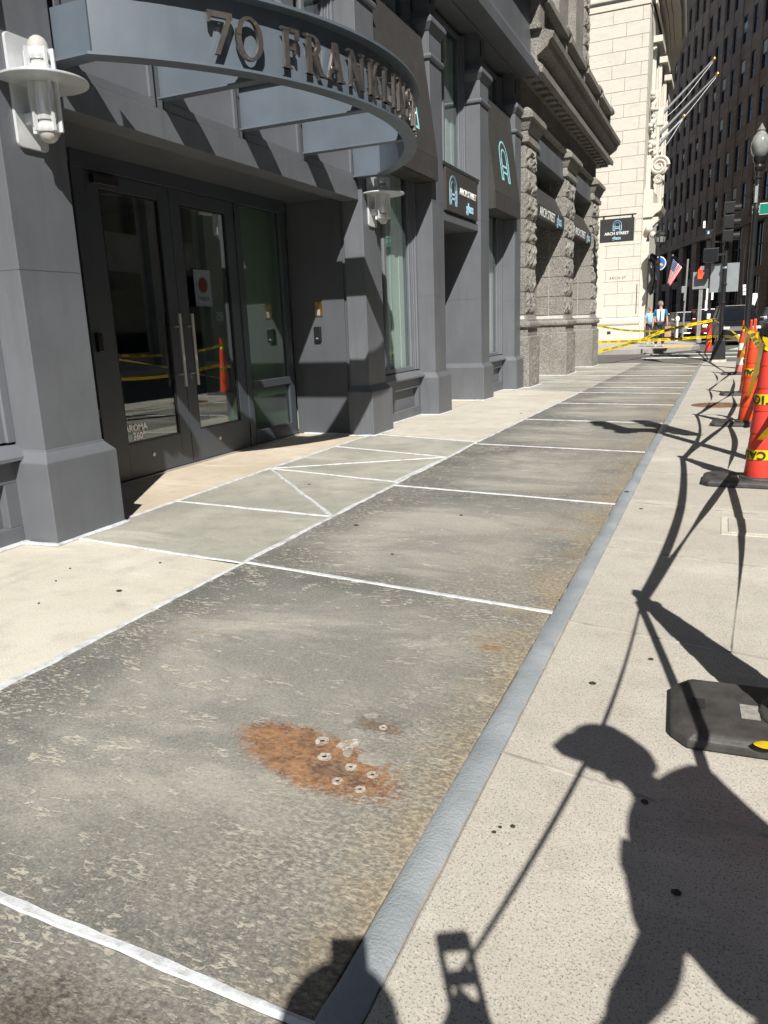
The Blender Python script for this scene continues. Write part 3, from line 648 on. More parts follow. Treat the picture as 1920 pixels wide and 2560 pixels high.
# entrance recess -----------------------------------------------------------------
DX = -4.93
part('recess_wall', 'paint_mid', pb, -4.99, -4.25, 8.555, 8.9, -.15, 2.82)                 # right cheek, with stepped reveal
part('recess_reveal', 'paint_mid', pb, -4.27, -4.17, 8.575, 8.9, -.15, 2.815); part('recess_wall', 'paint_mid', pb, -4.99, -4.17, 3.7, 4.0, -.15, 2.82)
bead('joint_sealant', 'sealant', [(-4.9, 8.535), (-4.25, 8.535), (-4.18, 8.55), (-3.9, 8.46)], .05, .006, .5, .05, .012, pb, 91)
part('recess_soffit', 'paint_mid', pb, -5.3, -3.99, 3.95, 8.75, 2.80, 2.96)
part('lintel', 'paint', pb, -4.2, -3.985, 4.03, 8.53, 2.745, 2.95)
part('frieze_wall', 'paint', pb, -4.4, -4.03, 4.03, 8.53, 2.95, 4.36)
for y0, y1 in ((4.12, 5.06), (5.16, 6.155), (6.245, 7.255), (7.345, 8.45)):            # framed panels between the canopy fins
    p = MB(); a, b = y0 + .02, y1 - .02
    p.box(-4.035, -3.992, a, b, 2.951, 3.02).box(-4.035, -3.992, a, b, 4.10, 4.16).box(-4.035, -3.993, a, a + .05, 3.02, 4.10).box(-4.035, -3.993, b - .05, b, 3.02, 4.10)
    p.build('panel_frame', 'paint', pb, .003)
    part('panel', 'frame_grey', pb, -4.035, -4.012, a + .05, b - .05, 3.02, 4.10, 0)
MB().prism([(-4.3, 4.16), (-3.95, 4.16), (-3.93, 4.22), (-4.0, 4.30), (-4.3, 4.30)], 4.03, 8.53).build('sill', 'frame_grey', pb, .003)
for y0, y1, m in ((4.03, 5.2, 4.6), (5.5, 7.05, 6.25), (7.3, 8.53, 7.9)): window_bay(y0, y1, m, zb=4.32, base=False)
for y0, y1 in ((5.2, 5.5), (7.05, 7.3)): part('window_pier', 'paint', pb, -4.6, -4.02, y0, y1, 4.30, 5.95)
# doors
def leaf(y0, y1, hy, hand):
    d = MB(); sw_ = .155
    d.box(DX - .045, DX, y0, y0 + sw_, .02, 2.66).box(DX - .045, DX, y1 - sw_, y1, .02, 2.66).box(DX - .045, DX - .0005, y0 + sw_, y1 - sw_, .02, .335).box(DX - .045, DX - .0005, y0 + sw_, y1 - sw_, 2.53, 2.66)
    o = d.build('door', 'door_metal', pb, .003)
    part('pane', 'glass_door', o, DX - .028, DX - .020, y0 + sw_, y1 - sw_, .335, 2.53, 0)
    st = MB()
    for (a, b, c, e) in ((y0 + sw_, y0 + sw_ + .014, .335, 2.53), (y1 - sw_ - .014, y1 - sw_, .335, 2.53)): st.box(DX - .02, DX - .004, a, b, c, e)
    st.box(DX - .02, DX - .005, y0 + sw_, y1 - sw_, .335, .349).box(DX - .02, DX - .005, y0 + sw_, y1 - sw_, 2.516, 2.53); st.build('glazing_bead', 'plastic_blk', o, 0)
    MB().tube([(DX + .075, hy, .80), (DX + .075, hy, 1.50)], .016, 12).build('handle', 'brushed', o, smooth=True)
    MB().tube([(DX, hy, .92), (DX + .075, hy, .92)], .009, 8).tube([(DX, hy, 1.38), (DX + .075, hy, 1.38)], .009, 8).build('handle_bracket', 'brushed', o, smooth=True)
    b2 = MB().lathe([(.022, 0), (.022, .004), (.016, .006)], (DX, (y0 + y1) / 2 - .05, .20), 14, 0, 'x').build('lock_rose', 'brushed', o, smooth=True); b2.location = b2.location
    for z in (.12, 2.45): part('hinge', 'black', o, DX - .03, DX + .014, hand - .018, hand + .018, z, z + .12, .003)
leaf(5.20, 6.268, 6.175, 5.18); leaf(6.276, 7.34, 6.37, 7.36)
part('door_header', 'door_metal', pb, DX - .09, DX + .012, 5.06, 8.42, 2.665, 2.80); part('door_jamb', 'door_metal', pb, DX - .09, DX + .015, 7.345, 7.43, .01, 2.664); part('door_jamb', 'door_metal', pb, DX - .09, DX + .015, 5.05, 5.19, .01, 2.664)
part('door_closer', 'black', pb, DX, DX + .05, 5.26, 5.56, 2.56, 2.63)
sl = MB(); sl.box(DX - .06, DX, 8.30, 8.42, .02, 2.664).box(DX - .06, DX, 7.43, 7.47, .02, 2.664).box(DX - .06, DX + .012, 7.47, 8.30, .66, .745).box(DX - .06, DX + .008, 7.47, 8.30, .02, .17)
sl = sl.build('sidelight', 'door_metal', pb, .003)
part('pane', 'glass_door', sl, DX - .04, DX - .032, 7.47, 8.30, .745, 2.664, 0); part('pane', 'glass_door', sl, DX - .04, DX - .032, 7.47, 8.30, .17, .66, 0)
sl2 = MB().box(DX - .06, DX, 4.03, 4.10, .02, 2.8).box(DX - .06, DX + .01, 4.1, 5.05, .62, .70).box(DX - .06, DX + .008, 4.1, 5.05, .02, .12).box(DX - .06, DX + .008, 4.1, 5.05, 2.70, 2.8).build('sidelight', 'door_metal', pb, .003)
part('pane', 'glass_door', sl2, DX - .04, DX - .032, 4.1, 5.05, .12, 2.7, 0)
part('threshold', 'brushed', pb, DX - .06, DX + .03, 5.05, 8.42, -.02, .012, .003)
# lobby behind the glass
lb = MB().add([(-9.5, 3.5, 0), (DX - .1, 3.5, 0), (DX - .1, 9.2, 0), (-9.5, 9.2, 0), (-9.5, 3.5, 3), (DX - .1, 3.5, 3), (DX - .1, 9.2, 3), (-9.5, 9.2, 3)], [(0, 1, 2, 3), (4, 7, 6, 5), (0, 3, 7, 4), (0, 4, 5, 1), (3, 2, 6, 7)])
lb.build('lobby', 'interior', pb); part('lobby_wall', 'greenwall', pb, -5.5, -5.10, 7.36, 9.1, .02, 2.9, 0); part('lobby_column', 'greenwall', pb, -7.4, -7.0, 5.2, 5.6, .02, 2.98, 0)
text('door_lettering', 'AROMA', .085, 'white', pb, (DX - .017, 5.50, .475), RX, off=.003, depth=.0006); text('door_lettering', '360°', .085, 'white', pb, (DX - .017, 5.53, .395), RX, off=.003, depth=.0006)

# cornice of the painted part
MB().prism([(-4.5, 5.93), (-3.98, 5.93), (-3.98, 5.97), (-3.68, 5.97), (-3.68, 5.93), (-3.62, 5.93), (-3.61, 6.10), (-3.68, 6.16), (-3.70, 6.26), (-3.78, 6.31), (-3.78, 7.40), (-4.5, 7.40)], -8, 16.30).build('cornice', 'paint', pb, .004)
MB().prism([(-4.5, 7.40), (-3.70, 7.40), (-3.66, 7.52), (-3.35, 7.66), (-3.33, 7.86), (-3.6, 7.92), (-4.5, 7.92)], -8, 16.30).build('upper_cornice', 'paint', pb, .004)
part('upper_wall', 'paint', pb, -5.2, -4.3, -8, 16.3, 7.92, 16, 0)
part('side_wall', 'paint', pb, -12, -4.61, -8.0, -2.2, -.2, 16, 0); part('core_wall', 'interior', pb, -12, -9.6, -2.2, 16.3, -.2, 16, 0); part('floor_slab', 'interior', pb, -9.6, -4.62, -2.2, 16.3, 3.3, 3.5, 0); part('roof', 'paint_dark', pb, -12, -5.2, -8, 16.3, 7.6, 8, 0)
for y0, y1 in ((-2.2, 3.45), (8.95, 16.3)): part('shop_back_wall', 'interior', pb, -9.5, -9.4, y0, y1, -.2, 6, 0)
# ---- canopy with bronze letters
cn = thing('entrance_canopy', 'curved blue-grey steel canopy ring over the entrance with bronze street-number letters', 'canopy', (-3.94, 6.2, 2.98))
CX, CY, CR = -5.585, 6.27, 2.92
th0 = math.asin(2.20 / CR)
arc = [(CX + CR * math.cos(-th0 + 2 * th0 * i / 56), CY + CR * math.sin(-th0 + 2 * th0 * i / 56)) for i in range(57)]
xa = arc[0][0]
path = [(-4.0, arc[0][1])] + arc + [(-4.0, arc[-1][1])]
MB().band(arc, -.01, .01, 2.99, 3.405).build('web', 'steel', cn, 0, smooth=True)
for e_ in (0, -1): MB().box(-4.0, arc[e_][0] - .004, arc[e_][1] - .01, arc[e_][1] + .01, 2.99, 3.30).build('side_web', 'steel', cn)
MB().band(path, -.05, .075, 2.975, 2.992).build('bottom_flange', 'steel', cn, 0, smooth=True); MB().band(arc, -.04, .105, 3.405, 3.425).build('top_flange', 'steel', cn, 0, smooth=True)
for y in (5.12, 6.2, 7.31):
    xo = CX + math.sqrt(CR ** 2 - (y - CY) ** 2) - .012
    f = part('fin', 'steel', cn, -4.0, xo, y - .009, y + .009, 3.035, 3.36, .002); part('fin_flange', 'steel', f, -4.0, xo, y - .045, y + .045, 3.022, 3.034, .002); part('fin_flange', 'steel', f, -4.0, xo, y - .045, y + .045, 3.361, 3.372, .002)
# serif letters drawn as strokes
def glyph(ch):
    T, t = .20, .085      # thick and thin strokes, in cap heights
    P = []
    def V(x, w, y0=0., y1=1.): P.append([(x, y0), (x + w, y0), (x + w, y1), (x, y1)])
    def SF(x, w, y, up): P.append([(x - .09, y), (x + w + .09, y), (x + w + .02, y + .055 * up), (x - .02, y + .055 * up)])
    def Dg(x0, y0, x1, y1, w): P.append([(x0, y0), (x0 + w, y0), (x1 + w, y1), (x1, y1)])
    def A(cx, cy, rx, ry, a0, a1, tw, tn, n=26):
        o, i = [], []
        for k in range(n + 1):
            a = math.radians(a0 + (a1 - a0) * k / n); w = tn + (tw - tn) * abs(math.cos(a))
            o.append((cx + rx * math.cos(a), cy + ry * math.sin(a))); i.append((cx + (rx - w) * math.cos(a), cy + (ry - w) * math.sin(a)))
        for k in range(n): P.append([o[k], o[k + 1], i[k + 1], i[k]])
    if ch == '7': P.append([(0, .86), (.62, .86), (.62, 1.0), (0, 1.0)]); Dg(.12, 0, .50, .93, .13); P.append([(0, .72), (.05, .72), (.09, .86), (0, .86)]); wd = .62
    elif ch == '0': A(.35, .5, .35, .52, 0, 360, .13, .07, 44); wd = .70
    elif ch == 'F': V(.09, T * .8); P.append([(.1, .91), (.62, .91), (.62, 1.), (.1, 1.)]); P.append([(.1, .47), (.48, .47), (.48, .55), (.1, .55)]); P.append([(.54, .74), (.6, .74), (.62, .91), (.50, .91)]); P.append([(.42, .37), (.48, .37), (.48, .65), (.42, .65)]); SF(.09, .16, 0, 1); SF(.09, .16, 1, -1); wd = .64
    elif ch == 'E': V(.09, T * .8); P.append([(.1, .91), (.62, .91), (.62, 1.), (.1, 1.)]); P.append([(.1, .47), (.48, .47), (.48, .55), (.1, .55)]); P.append([(.1, 0), (.64, 0), (.64, .08), (.1, .08)]); SF(.09, .16, 0, 1); SF(.09, .16, 1, -1); wd = .64
    elif ch == 'R': V(.09, T * .8); A(.30, .74, .28, .26, -90, 90, .15, .07); P.append([(.1, .93), (.3, .93), (.3, 1.), (.1, 1.)]); P.append([(.1, .48), (.3, .48), (.3, .55), (.1, .55)]); Dg(.55, 0, .28, .5, .17); SF(.09, .16, 0, 1); SF(.09, .16, 1, -1); P.append([(.55, 0), (.8, 0), (.78, .05), (.6, .05)]); wd = .78
    elif ch == 'A': Dg(.06, 0, .36, 1, .075); Dg(.56, 0, .32, 1, .17); P.append([(.18, .30), (.6, .30), (.58, .37), (.2, .37)]); SF(.06, .08, 0, 1); SF(.57, .16, 0, 1); wd = .80
    elif ch == 'N': V(.09, .075); V(.69, .075); Dg(.64, 0, .08, 1, .14); SF(.09, .08, 0, 1); SF(.69, .075, 1, -1); P.append([(-.02, .95), (.15, .95), (.15, 1), (-.02, 1)]); wd = .85
    elif ch == 'K': V(.09, T * .8); Dg(.22, .42, .60, 1, .085); Dg(.58, 0, .30, .56, .17); SF(.09, .16, 0, 1); SF(.09, .16, 1, -1); SF(.60, .06, 1, -1); SF(.60, .15, 0, 1); wd = .82
    elif ch == 'L': V(.09, T * .8); P.append([(.1, 0), (.62, 0), (.62, .08), (.1, .08)]); P.append([(.57, .08), (.62, .08), (.62, .28), (.59, .28)]); SF(.09, .16, 0, 1); SF(.09, .16, 1, -1); wd = .62
    elif ch == 'I': V(.09, T * .8); SF(.09, .16, 0, 1); SF(.09, .16, 1, -1); wd = .34
    elif ch == 'S': A(.27, .74, .25, .27, 20, 270, .13, .07); A(.27, .27, .27, .28, -160, 90, .13, .07); P.append([(.46, .7), (.51, .7), (.51, .95), (.48, .95)]); P.append([(0, .06), (.04, .06), (.06, .3), (0, .3)]); wd = .54
    elif ch == 'T': V(.28, T * .8); P.append([(0, .91), (.72, .91), (.72, 1.), (0, 1.)]); P.append([(0, .75), (.05, .75), (.09, .91), (0, .91)]); P.append([(.67, .75), (.72, .75), (.72, .91), (.63, .91)]); SF(.28, .16, 0, 1); wd = .72
    return P, wd
CAP = .252
def letter(ch, s0, s1):
    P, wd = glyph(ch); sc_ = (s1 - s0) / wd; b = MB(); am = (s0 + (s1 - s0) * (.3 if ch in 'FRKLEI' else .5)) / CR
    R0 = CR + .045
    for q, poly in enumerate(P):
        eps = .0006 * (q % 7); n = len(poly); vs_ = []
        for r in (R0 - eps * .3, R0 + .026 + eps):
            for (x, y) in poly:
                a = (s0 + x * sc_) / CR; vs_.append((CX + r * math.cos(a), CY + r * math.sin(a), 3.052 + y * CAP))
        b.add(vs_, [tuple(range(n)), tuple(range(n, 2 * n))] + [(i, (i + 1) % n, n + (i + 1) % n, n + i) for i in range(n)])
    a = am
    for z in (() if ch in '0S' else (3.12, 3.24)): b.tube([(CX + (CR) * math.cos(a), CY + CR * math.sin(a), z), (CX + (CR + .05) * math.cos(a), CY + (CR + .05) * math.sin(a), z)], .006, 6)
    b.build('letter_' + ch.lower() if ch.isalpha() else ('letter_seven' if ch == '7' else 'letter_zero'), 'bronze_letter', cn)
for ch, a, b in (('7', -1.784, -1.618), ('0', -1.598, -1.405), ('F', -1.262, -1.105), ('R', -1.066, -.873), ('A', -.866, -.672), ('N', -.625, -.42), ('K', -.365, -.19), ('L', -.14, .005), ('I', .05, .115), ('N', .165, .37), ('S', .43, .575), ('T', .63, .80), ('R', .85, 1.04), ('E', 1.08, 1.23), ('E', 1.28, 1.43), ('T', 1.48, 1.65)): letter(ch, a, b)
# ---- wall lamps
def wall_lamp(y, z, label):
    t = thing('wall_lamp', label, 'wall lamp', (SX, y, z), 'wall lamps beside the entrance'); X = SX
    pl = MB(); n = 5; pts = []
    for (cy_, cz_, a0) in ((.115 - .03, .31 - .03, 0), (-.115 + .03, .31 - .03, 90), (-.115 + .03, -.31 + .03, 180), (.115 - .03, -.31 + .03, 270)):
        for k in range(n): a = math.radians(a0 + 90 * k / (n - 1)); pts.append((y + cy_ + .03 * math.cos(a), z + cz_ + .03 * math.sin(a)))
    pl.prism(pts, X, X + .02, 'x').build('back_plate', 'alu', t, .003)
    c = (X + .15, y, z)
    MB().lathe([(.26, .035), (.262, .041), (.26, .047), (.02, .052)], c, 40).build('disc', 'alu', t, smooth=True)
    for z0, z1 in ((.052, .13), (.155, .215), (-.17, .035), (-.235, -.19)): MB().lathe([(.066, z0), (.069, z0 + .004), (.069, z1 - .004), (.066, z1)], c, 24).build('sleeve', 'alu', t, smooth=True)
    MB().lathe([(.058, -.24), (.058, .22)], c, 24).build('inner_tube', 'bulb', t, smooth=True)
    for s in (1, -1):
        MB().lathe([(.060, .20 * s), (.061, .225 * s), (.056, .25 * s), (.044, .272 * s), (.025, .287 * s), (.004, .292 * s)], c, 20).build('globe', 'bulb', t, smooth=True)
    for a in (math.radians(20), math.radians(-20), math.radians(160), math.radians(200), math.radians(100), math.radians(-100)):
        b = MB(); d = Vector((math.cos(a), math.sin(a))); e = Vector((-d.y, d.x)); vs_ = []
        for r, sgn in ((.069, -1), (.069, 1), (.092, 1), (.092, -1)):
            q = Vector(c[:2]) + d * r + e * .009 * sgn; vs_.append((q.x, q.y))
        b.prism(vs_, z - .235, z + .215, 'z').build('rib', 'alu', t, .0015)
    for dz in (.10, -.15): part('arm', 'alu', t, X + .018, X + .09, y - .05, y + .05, z + dz - .03, z + dz + .03, .002)
    return t
wall_lamp(3.76, 2.74, 'white metal wall lamp with round disc on the pilaster left of the entrance doors')
wall_lamp(8.78, 2.78, 'white metal wall lamp with round disc on the pilaster right of the entrance doors')
# ---- intercom and plaque in the recess
t = thing('intercom', 'black intercom box on the grey cheek wall beside the entrance doors', 'intercom', (-4.62, 8.55, 1.15))
part('case', 'plastic_blk', t, -4.672, -4.578, 8.515, 8.556, 1.155, 1.335, .008); part('button', 'brushed', t, -4.64, -4.61, 8.511, 8.516, 1.185, 1.20, .001)
t = thing('wall_plaque', 'small brass plaque above the black intercom box', 'plaque', (-4.6, 8.55, 1.45)); part('plate', 'brass', t, -4.652, -4.55, 8.545, 8.556, 1.455, 1.635, .002); part('switch_plate', 'brushed', t, -4.62, -4.58, 8.540, 8.546, 1.47, 1.54, .001)
t = thing('panic_device', 'small black lock box on the left frame of the entrance doors', 'lock', (DX, 5.12, 1.2)); part('case', 'plastic_blk', t, DX + .012, DX + .05, 5.09, 5.15, 1.18, 1.34, .006)
# ---- awnings
def logo(parent, P, U, V, N, h, mat, w=.012, fill=False):
    # double arch outline: outer arch and an inner arch with a bar, on a plane P + u U + v V
    P, U, V, N = Vector(P), Vector(U), Vector(V), Vector(N)
    def arch(r, y0, top, n=18):
        pts = [(-r, y0)]
        pts += [(-r * math.cos(math.pi * k / n), top - r + r * math.sin(math.pi * k / n)) for k in range(n + 1)]
        pts += [(r, y0)]; return pts
    lines = [arch(.42 * h, 0, h) + [(.25 * h, 0), (.25 * h, .20 * h), (-.25 * h, .20 * h), (-.25 * h, 0), (-.42 * h, 0)],
             arch(.25 * h, .20 * h, .80 * h, 14), [(-.25 * h, .36 * h), (.25 * h, .36 * h)]]
    b = MB()
    for ln in lines:
        for (a, c) in zip(ln[:-1], ln[1:]):
            d = Vector((c[0] - a[0], c[1] - a[1])); L = d.length
            if L < 1e-6: continue
            d /= L; nn = Vector((-d.y, d.x)) * w / 2; a2 = Vector(a) - d * w * .3; c2 = Vector(c) + d * w * .3
            q = [a2 + nn, a2 - nn, c2 - nn, c2 + nn]
            b.add([P + U * p.x + V * p.y + N * .001 for p in q] + [P + U * p.x + V * p.y + N * .004 for p in q], [(0, 1, 2, 3), (4, 5, 6, 7), (0, 1, 5, 4), (1, 2, 6, 5), (2, 3, 7, 6), (3, 0, 4, 7)])
    return b.build('arch_logo', mat, parent)
def awning(y0, y1, prof, label, kind):
    # prof: (x_top, z_top, x_front, z_valance_top, z_bottom)
    xt, zt, xf, zv, zb = prof
    t = thing('awning', label, 'awning', (xt, (y0 + y1) / 2, zb), 'black shopfront awnings')
    MB().prism([(xt - .015, zt - .02), (xt, zt), (xf, zv), (xf - .022, zv - .004)], y0, y1).build('canopy_cloth', 'awning', t, .003)
    MB().prism([(xf - .018, zv - .006), (xf, zv - .001), (xf + .003, zb), (xf - .015, zb)], y0, y1).build('valance', 'awning', t, .002)
    for a, b in ((y0, y0 + .012), (y1 - .012, y1)): MB().prism([(xt - .02, zt - .02), (xf - .02, zv), (xf - .02, zb), (-4.22, zb), (-4.22, zt - .02)], a, b).build('side_cloth', 'awning', t)
    part('frame_bar', 'black', t, xf - .045, xf - .016, y0 + .02, y1 - .02, zb + .002, zb + .03, .002); part('soffit_cloth', 'awning', t, -4.22, xf - .046, y0 + .02, y1 - .02, zb + .01, zb + .02, 0)
    sl_ = Vector((xf - xt, 0, zv - zt)); V = -sl_.normalized(); N = Vector((V.z, 0, -V.x)) * (1 if V.z > 0 else -1)
    if kind == 'logo':
        P = Vector((xt, (y0 + y1) / 2, zt)) + sl_ * .82; logo(t, P, (0, 1, 0), V, N, .68, 'cyan', .034)
    else:
        yc = (y0 + y1) / 2; zc = (zv + zb) / 2
        text('lettering', 'ARCH STREET', kind, 'white', t, (xf + .004, yc - .38, zc + .0), RX, off=.003, depth=.001); text('lettering', 'glass', kind * 1.22, 'ltblue', t, (xf + .0045, yc + .98, zc + .005), RX, off=.002, depth=.001)
    return t
pr = (-4.04, 5.14, -3.83, 3.56, 3.27)
awning(9.06, 10.89, pr, 'tall black awning with pale arch logo partly hidden behind the curved canopy', 'logo')
awning(13.89, 15.70, pr, 'tall black awning with whole pale arch logo between grey pilasters', 'logo')
awning(1.2, 3.48, pr, 'tall black awning over the window left of the lamp pilaster', 'logo')
# small black sign board over the doorway
t = thing('wall_sign', 'black wall sign with white arch logo over the recessed grey doorway', 'sign', (-3.98, 12.42, 3.0))
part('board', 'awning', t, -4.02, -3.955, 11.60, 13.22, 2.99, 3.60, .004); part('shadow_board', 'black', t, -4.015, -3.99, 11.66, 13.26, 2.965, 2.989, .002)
for dx in (0.0,):
    logo(t, (-3.955, 11.93, 3.10), (0, 1, 0), (0, 0, 1), (1, 0, 0), .40, 'ltblue', .032)
text('lettering', 'ARCH STREET', .135, 'white', t, (-3.952, 12.69, 3.335), RX, off=.003, depth=.004, spacing=1.06); text('lettering', 'glass', .20, 'ltblue', t, (-3.952, 12.78, 3.13), RX, off=.005, depth=.004)
# ================================================================== GRANITE BUILDING (end of the block)
gb = thing('granite_building', 'grey granite building end with rock-faced piers, awnings and heavy bracketed cornice', 'building', (-4.2, 21, -.1))
def rock_block(y0, y1, z0, z1, xb, xf, bulge, seed, name='granite_block', parent=None):
    # a block with a dressed margin and a rough, broken face towards +X
    rnd = random.Random(seed); ny = max(3, int((y1 - y0) / .06)); nz = max(3, int((z1 - z0) / .06))
    vs_ = []; idx = {}
    for j in range(nz + 1):
        for i in range(ny + 1):
            e = min(i, ny - i, j, nz - j)
            d = 0 if e == 0 else bulge * (.6 if e == 1 else 1) * rnd.uniform(.1, 1.2)
            oy = 0 if i in (0, ny) else rnd.uniform(-.018, .018); oz = 0 if j in (0, nz) else rnd.uniform(-.018, .018)
            idx[i, j] = len(vs_); vs_.append((xf + d, y0 + (y1 - y0) * i / ny + oy, z0 + (z1 - z0) * j / nz + oz))
    fs = [(idx[i, j], idx[i + 1, j], idx[i + 1, j + 1], idx[i, j + 1]) for j in range(nz) for i in range(ny)]
    b0 = len(vs_); vs_ += [(xb, y0, z0), (xb, y1, z0), (xb, y1, z1), (xb, y0, z1)]
    fs += [tuple([idx[i, 0] for i in range(ny + 1)][::-1] + [b0, b0 + 1]), tuple([idx[i, nz] for i in range(ny + 1)] + [b0 + 2, b0 + 3]),
           tuple([idx[0, j] for j in range(nz + 1)] + [b0 + 3, b0]), tuple([idx[ny, j] for j in range(nz + 1)][::-1] + [b0 + 1, b0 + 2]), (b0, b0 + 3, b0 + 2, b0 + 1)]
    return MB().add(vs_, fs).build(name, 'granite', parent)
CZ = [1.44, 1.91, 2.40, 2.90, 3.36, 3.86, 4.33, 4.78]
def granite_pier(y0, y1, n, fine=.062):
    g = gz((y0 + y1) / 2) - .15; J = .009
    core = MB().box(-4.60, -3.885, y0 + .02, y1 - .02, g, 4.78).build('pier', 'mortar', gb)
    for k in range(len(CZ) - 1):
        z0, z1 = CZ[k] + J, CZ[k + 1] - J
        ym = y0 + (y1 - y0) * (.52 if k % 2 else 1.0)
        cells = [(y0, y1)] if k % 2 == 0 else [(y0, ym - J), (ym + J, y1)]
        for q, (a, b) in enumerate(cells): rock_block(a, b, z0, z1, -4.24, -3.872, fine, n * 100 + k * 3 + q, parent=core)
        # smooth ashlar on the cheek
        MB().box(-4.58, -4.26, y0 - .004, y0 + .3, z0, z1).build('granite_block', 'granite', core, .006)
    MB().rloft(-4.60, -3.79, y0, y1, [(g, .03), (.98, .03), (1.0, .01)]).build('plinth', 'granite', core, .012)
    rock_block(y0 + .06, y1 - .06, g + .12, .92, -3.80, -3.757, .018, n * 7 + 1, 'plinth_face', core)
    MB().rloft(-4.60, -3.80, y0, y1, [(1.0, -.005), (1.16, -.005), (1.165, .03), (1.19, .055), (1.23, .062), (1.27, .055), (1.30, .03), (1.305, -.01), (1.345, -.01), (1.36, -.03), (1.43, -.055), (1.445, -.055)]).build('torus_base', 'granite', core, .004)
    MB().rloft(-4.60, -3.86, y0, y1, [(4.775, .02), (4.80, .06), (4.90, .065), (4.905, .03), (5.00, .03), (5.02, .05), (5.10, .09), (5.20, .13), (5.21, .17), (5.30, .17), (5.31, .14), (5.345, .14), (5.43, .03)]).build('capital', 'granite', core, .004)
    bead('joint_sealant', 'sealant', [(-4.55, y0 - .06), (-3.74, y0 - .07), (-3.73, y1 + .06), (-4.5, y1 + .06)], .06, .006, .5, .07, .012, core, n)
granite_pier(16.33, 17.28, 1); granite_pier(20.62, 21.86, 2); granite_pier(25.0, 26.2, 3)
for y0, y1 in ((17.28, 20.62), (21.86, 25.0)):
    part('lintel', 'paint', gb, -4.6, -3.93, y0, y1, 4.76, 5.30); MB().prism([(-4.5, 5.30), (-3.85, 5.30), (-3.82, 5.36), (-3.9, 5.42), (-4.5, 5.42)], y0, y1).build('lintel_moulding', 'granite', gb, .003); part('lintel_moulding', 'paint', gb, -4.6, -3.90, y0, y1, 4.70, 4.758)
    part('jamb', 'granite', gb, -5.0, -4.58, y0 - .05, y0 + .22, -.3, 4.72, .006); part('jamb', 'granite', gb, -5.0, -4.58, y1 - .22, y1 + .05, -.3, 4.72, .006)
    w_ = MB(); m = (y0 + y1) / 2
    for a, b in ((y0 + .22, y0 + .29), (y1 - .29, y1 - .22), (m - .03, m + .03)): w_.box(-4.86, -4.80, a, b, .45, 4.7)
    w_.box(-4.86, -4.798, y0 + .22, y1 - .22, .40, .47).box(-4.86, -4.799, y0 + .22, y1 - .22, 3.2, 3.27)
    f = w_.build('window', 'frame_grey', gb, .003); part('pane', 'glass', f, -4.835, -4.829, y0 + .29, y1 - .29, .47, 4.7, 0); part('blind', 'blind', f, -4.93, -4.92, y0 + .25, y1 - .25, .45, 4.7, 0)
    part('base_wall', 'paint', gb, -5.0, -4.62, y0, y1, -.3, .40)
part('frieze', 'granite', gb, -4.9, -3.98, 16.32, 26.2, 5.42, 6.0, .004)
MB().prism([(-4.6, 5.98), (-3.92, 5.98), (-3.90, 6.05), (-3.60, 6.05), (-3.60, 6.02), (-3.55, 6.02), (-3.54, 6.14), (-3.66, 6.24), (-3.66, 6.32), (-3.46, 6.46), (-3.42, 6.56), (-3.36, 6.60), (-3.34, 6.70), (-3.5, 6.76), (-4.6, 6.76)], 16.31, 26.85).build('cornice', 'granite', gb, .004)
yy = 16.5
while yy < 26.6:
    part('bracket', 'granite', gb, -3.94, -3.70, yy, yy + .22, 5.985, 6.049, .004); yy += .48
# balustrade over the cornice
for yc in (16.45, 18.9, 21.3, 23.7, 26.1):
    b = MB().rloft(-4.3, -3.60, yc - .22, yc + .22, [(6.76, .04), (6.85, .04), (6.86, 0), (7.36, 0), (7.37, .05), (7.43, .10), (7.50, .10), (7.52, .02), (7.6, -.06)]); b.build('balustrade_pier', 'granite', gb, .004)
for a, b in ((16.67, 18.68), (19.12, 21.08), (21.52, 23.48), (23.92, 25.88)):
    part('coping', 'granite', gb, -3.98, -3.50, a - .07, b + .07, 7.30, 7.44, .01)
    for k in range(9): MB().lathe([(.075, 6.76), (.075, 6.80), (.04, 6.84), (.085, 7.0), (.06, 7.12), (.035, 7.2), (.075, 7.26), (.075, 7.30)], (-3.74, a + (b - a) * (k + .5) / 9, 0), 8).build('baluster', 'granite', gb, smooth=True)
for yc in (17.6, 20.1, 22.5, 24.9): part('upper_pier', 'granite', gb, -5.2, -4.35, yc - .62, yc + .62, 6.76, 17, .01)
part('upper_wall', 'granite', gb, -5.6, -4.7, 16.3, 26.6, 6.76, 17, 0)
for k in range(20): rock_block(25.75, 26.55, 6.8 + k * .5, 7.27 + k * .5, -4.9, -4.36, .06, 900 + k, parent=gb)
part('rear_wall', 'granite', gb, -12, -5.05, 16.3, 26.3, -.3, 16, 0)
pr2 = (-4.20, 4.42, -3.88, 3.80, 3.52)
awning(17.32, 20.58, pr2, 'low black awning lettered in white on the granite front, next to the painted pilasters', .27)
awning(21.90, 24.96, pr2, 'low black awning lettered in white on the granite front, next to the hanging sign', .27)
# hanging sign on a bracket
t = thing('hanging_sign', 'black hanging shop sign with white arch logo on an iron bracket arm', 'sign', (-3.8, 24.8, 3.5))
part('arm', 'black', t, -3.85, -2.57, 24.785, 24.815, 4.245, 4.285, .003); part('board', 'black_mat', t, -3.60, -2.62, 24.775, 24.825, 3.52, 4.18, .004)
for x in (-3.5, -2.68): part('hanger', 'black', t, x - .025, x + .025, 24.79, 24.81, 4.17, 4.25, .002)
logo(t, (-3.10, 24.775, 3.84), (1, 0, 0), (0, 0, 1), (0, -1, 0), .28, 'ltblue', .017)
text('lettering', 'ARCH STREET', .112, 'white', t, (-3.11, 24.772, 3.755), RYm, off=.002, depth=.002); text('lettering', 'glass', .135, 'ltblue', t, (-3.11, 24.772, 3.625), RYm, off=.002, depth=.002)
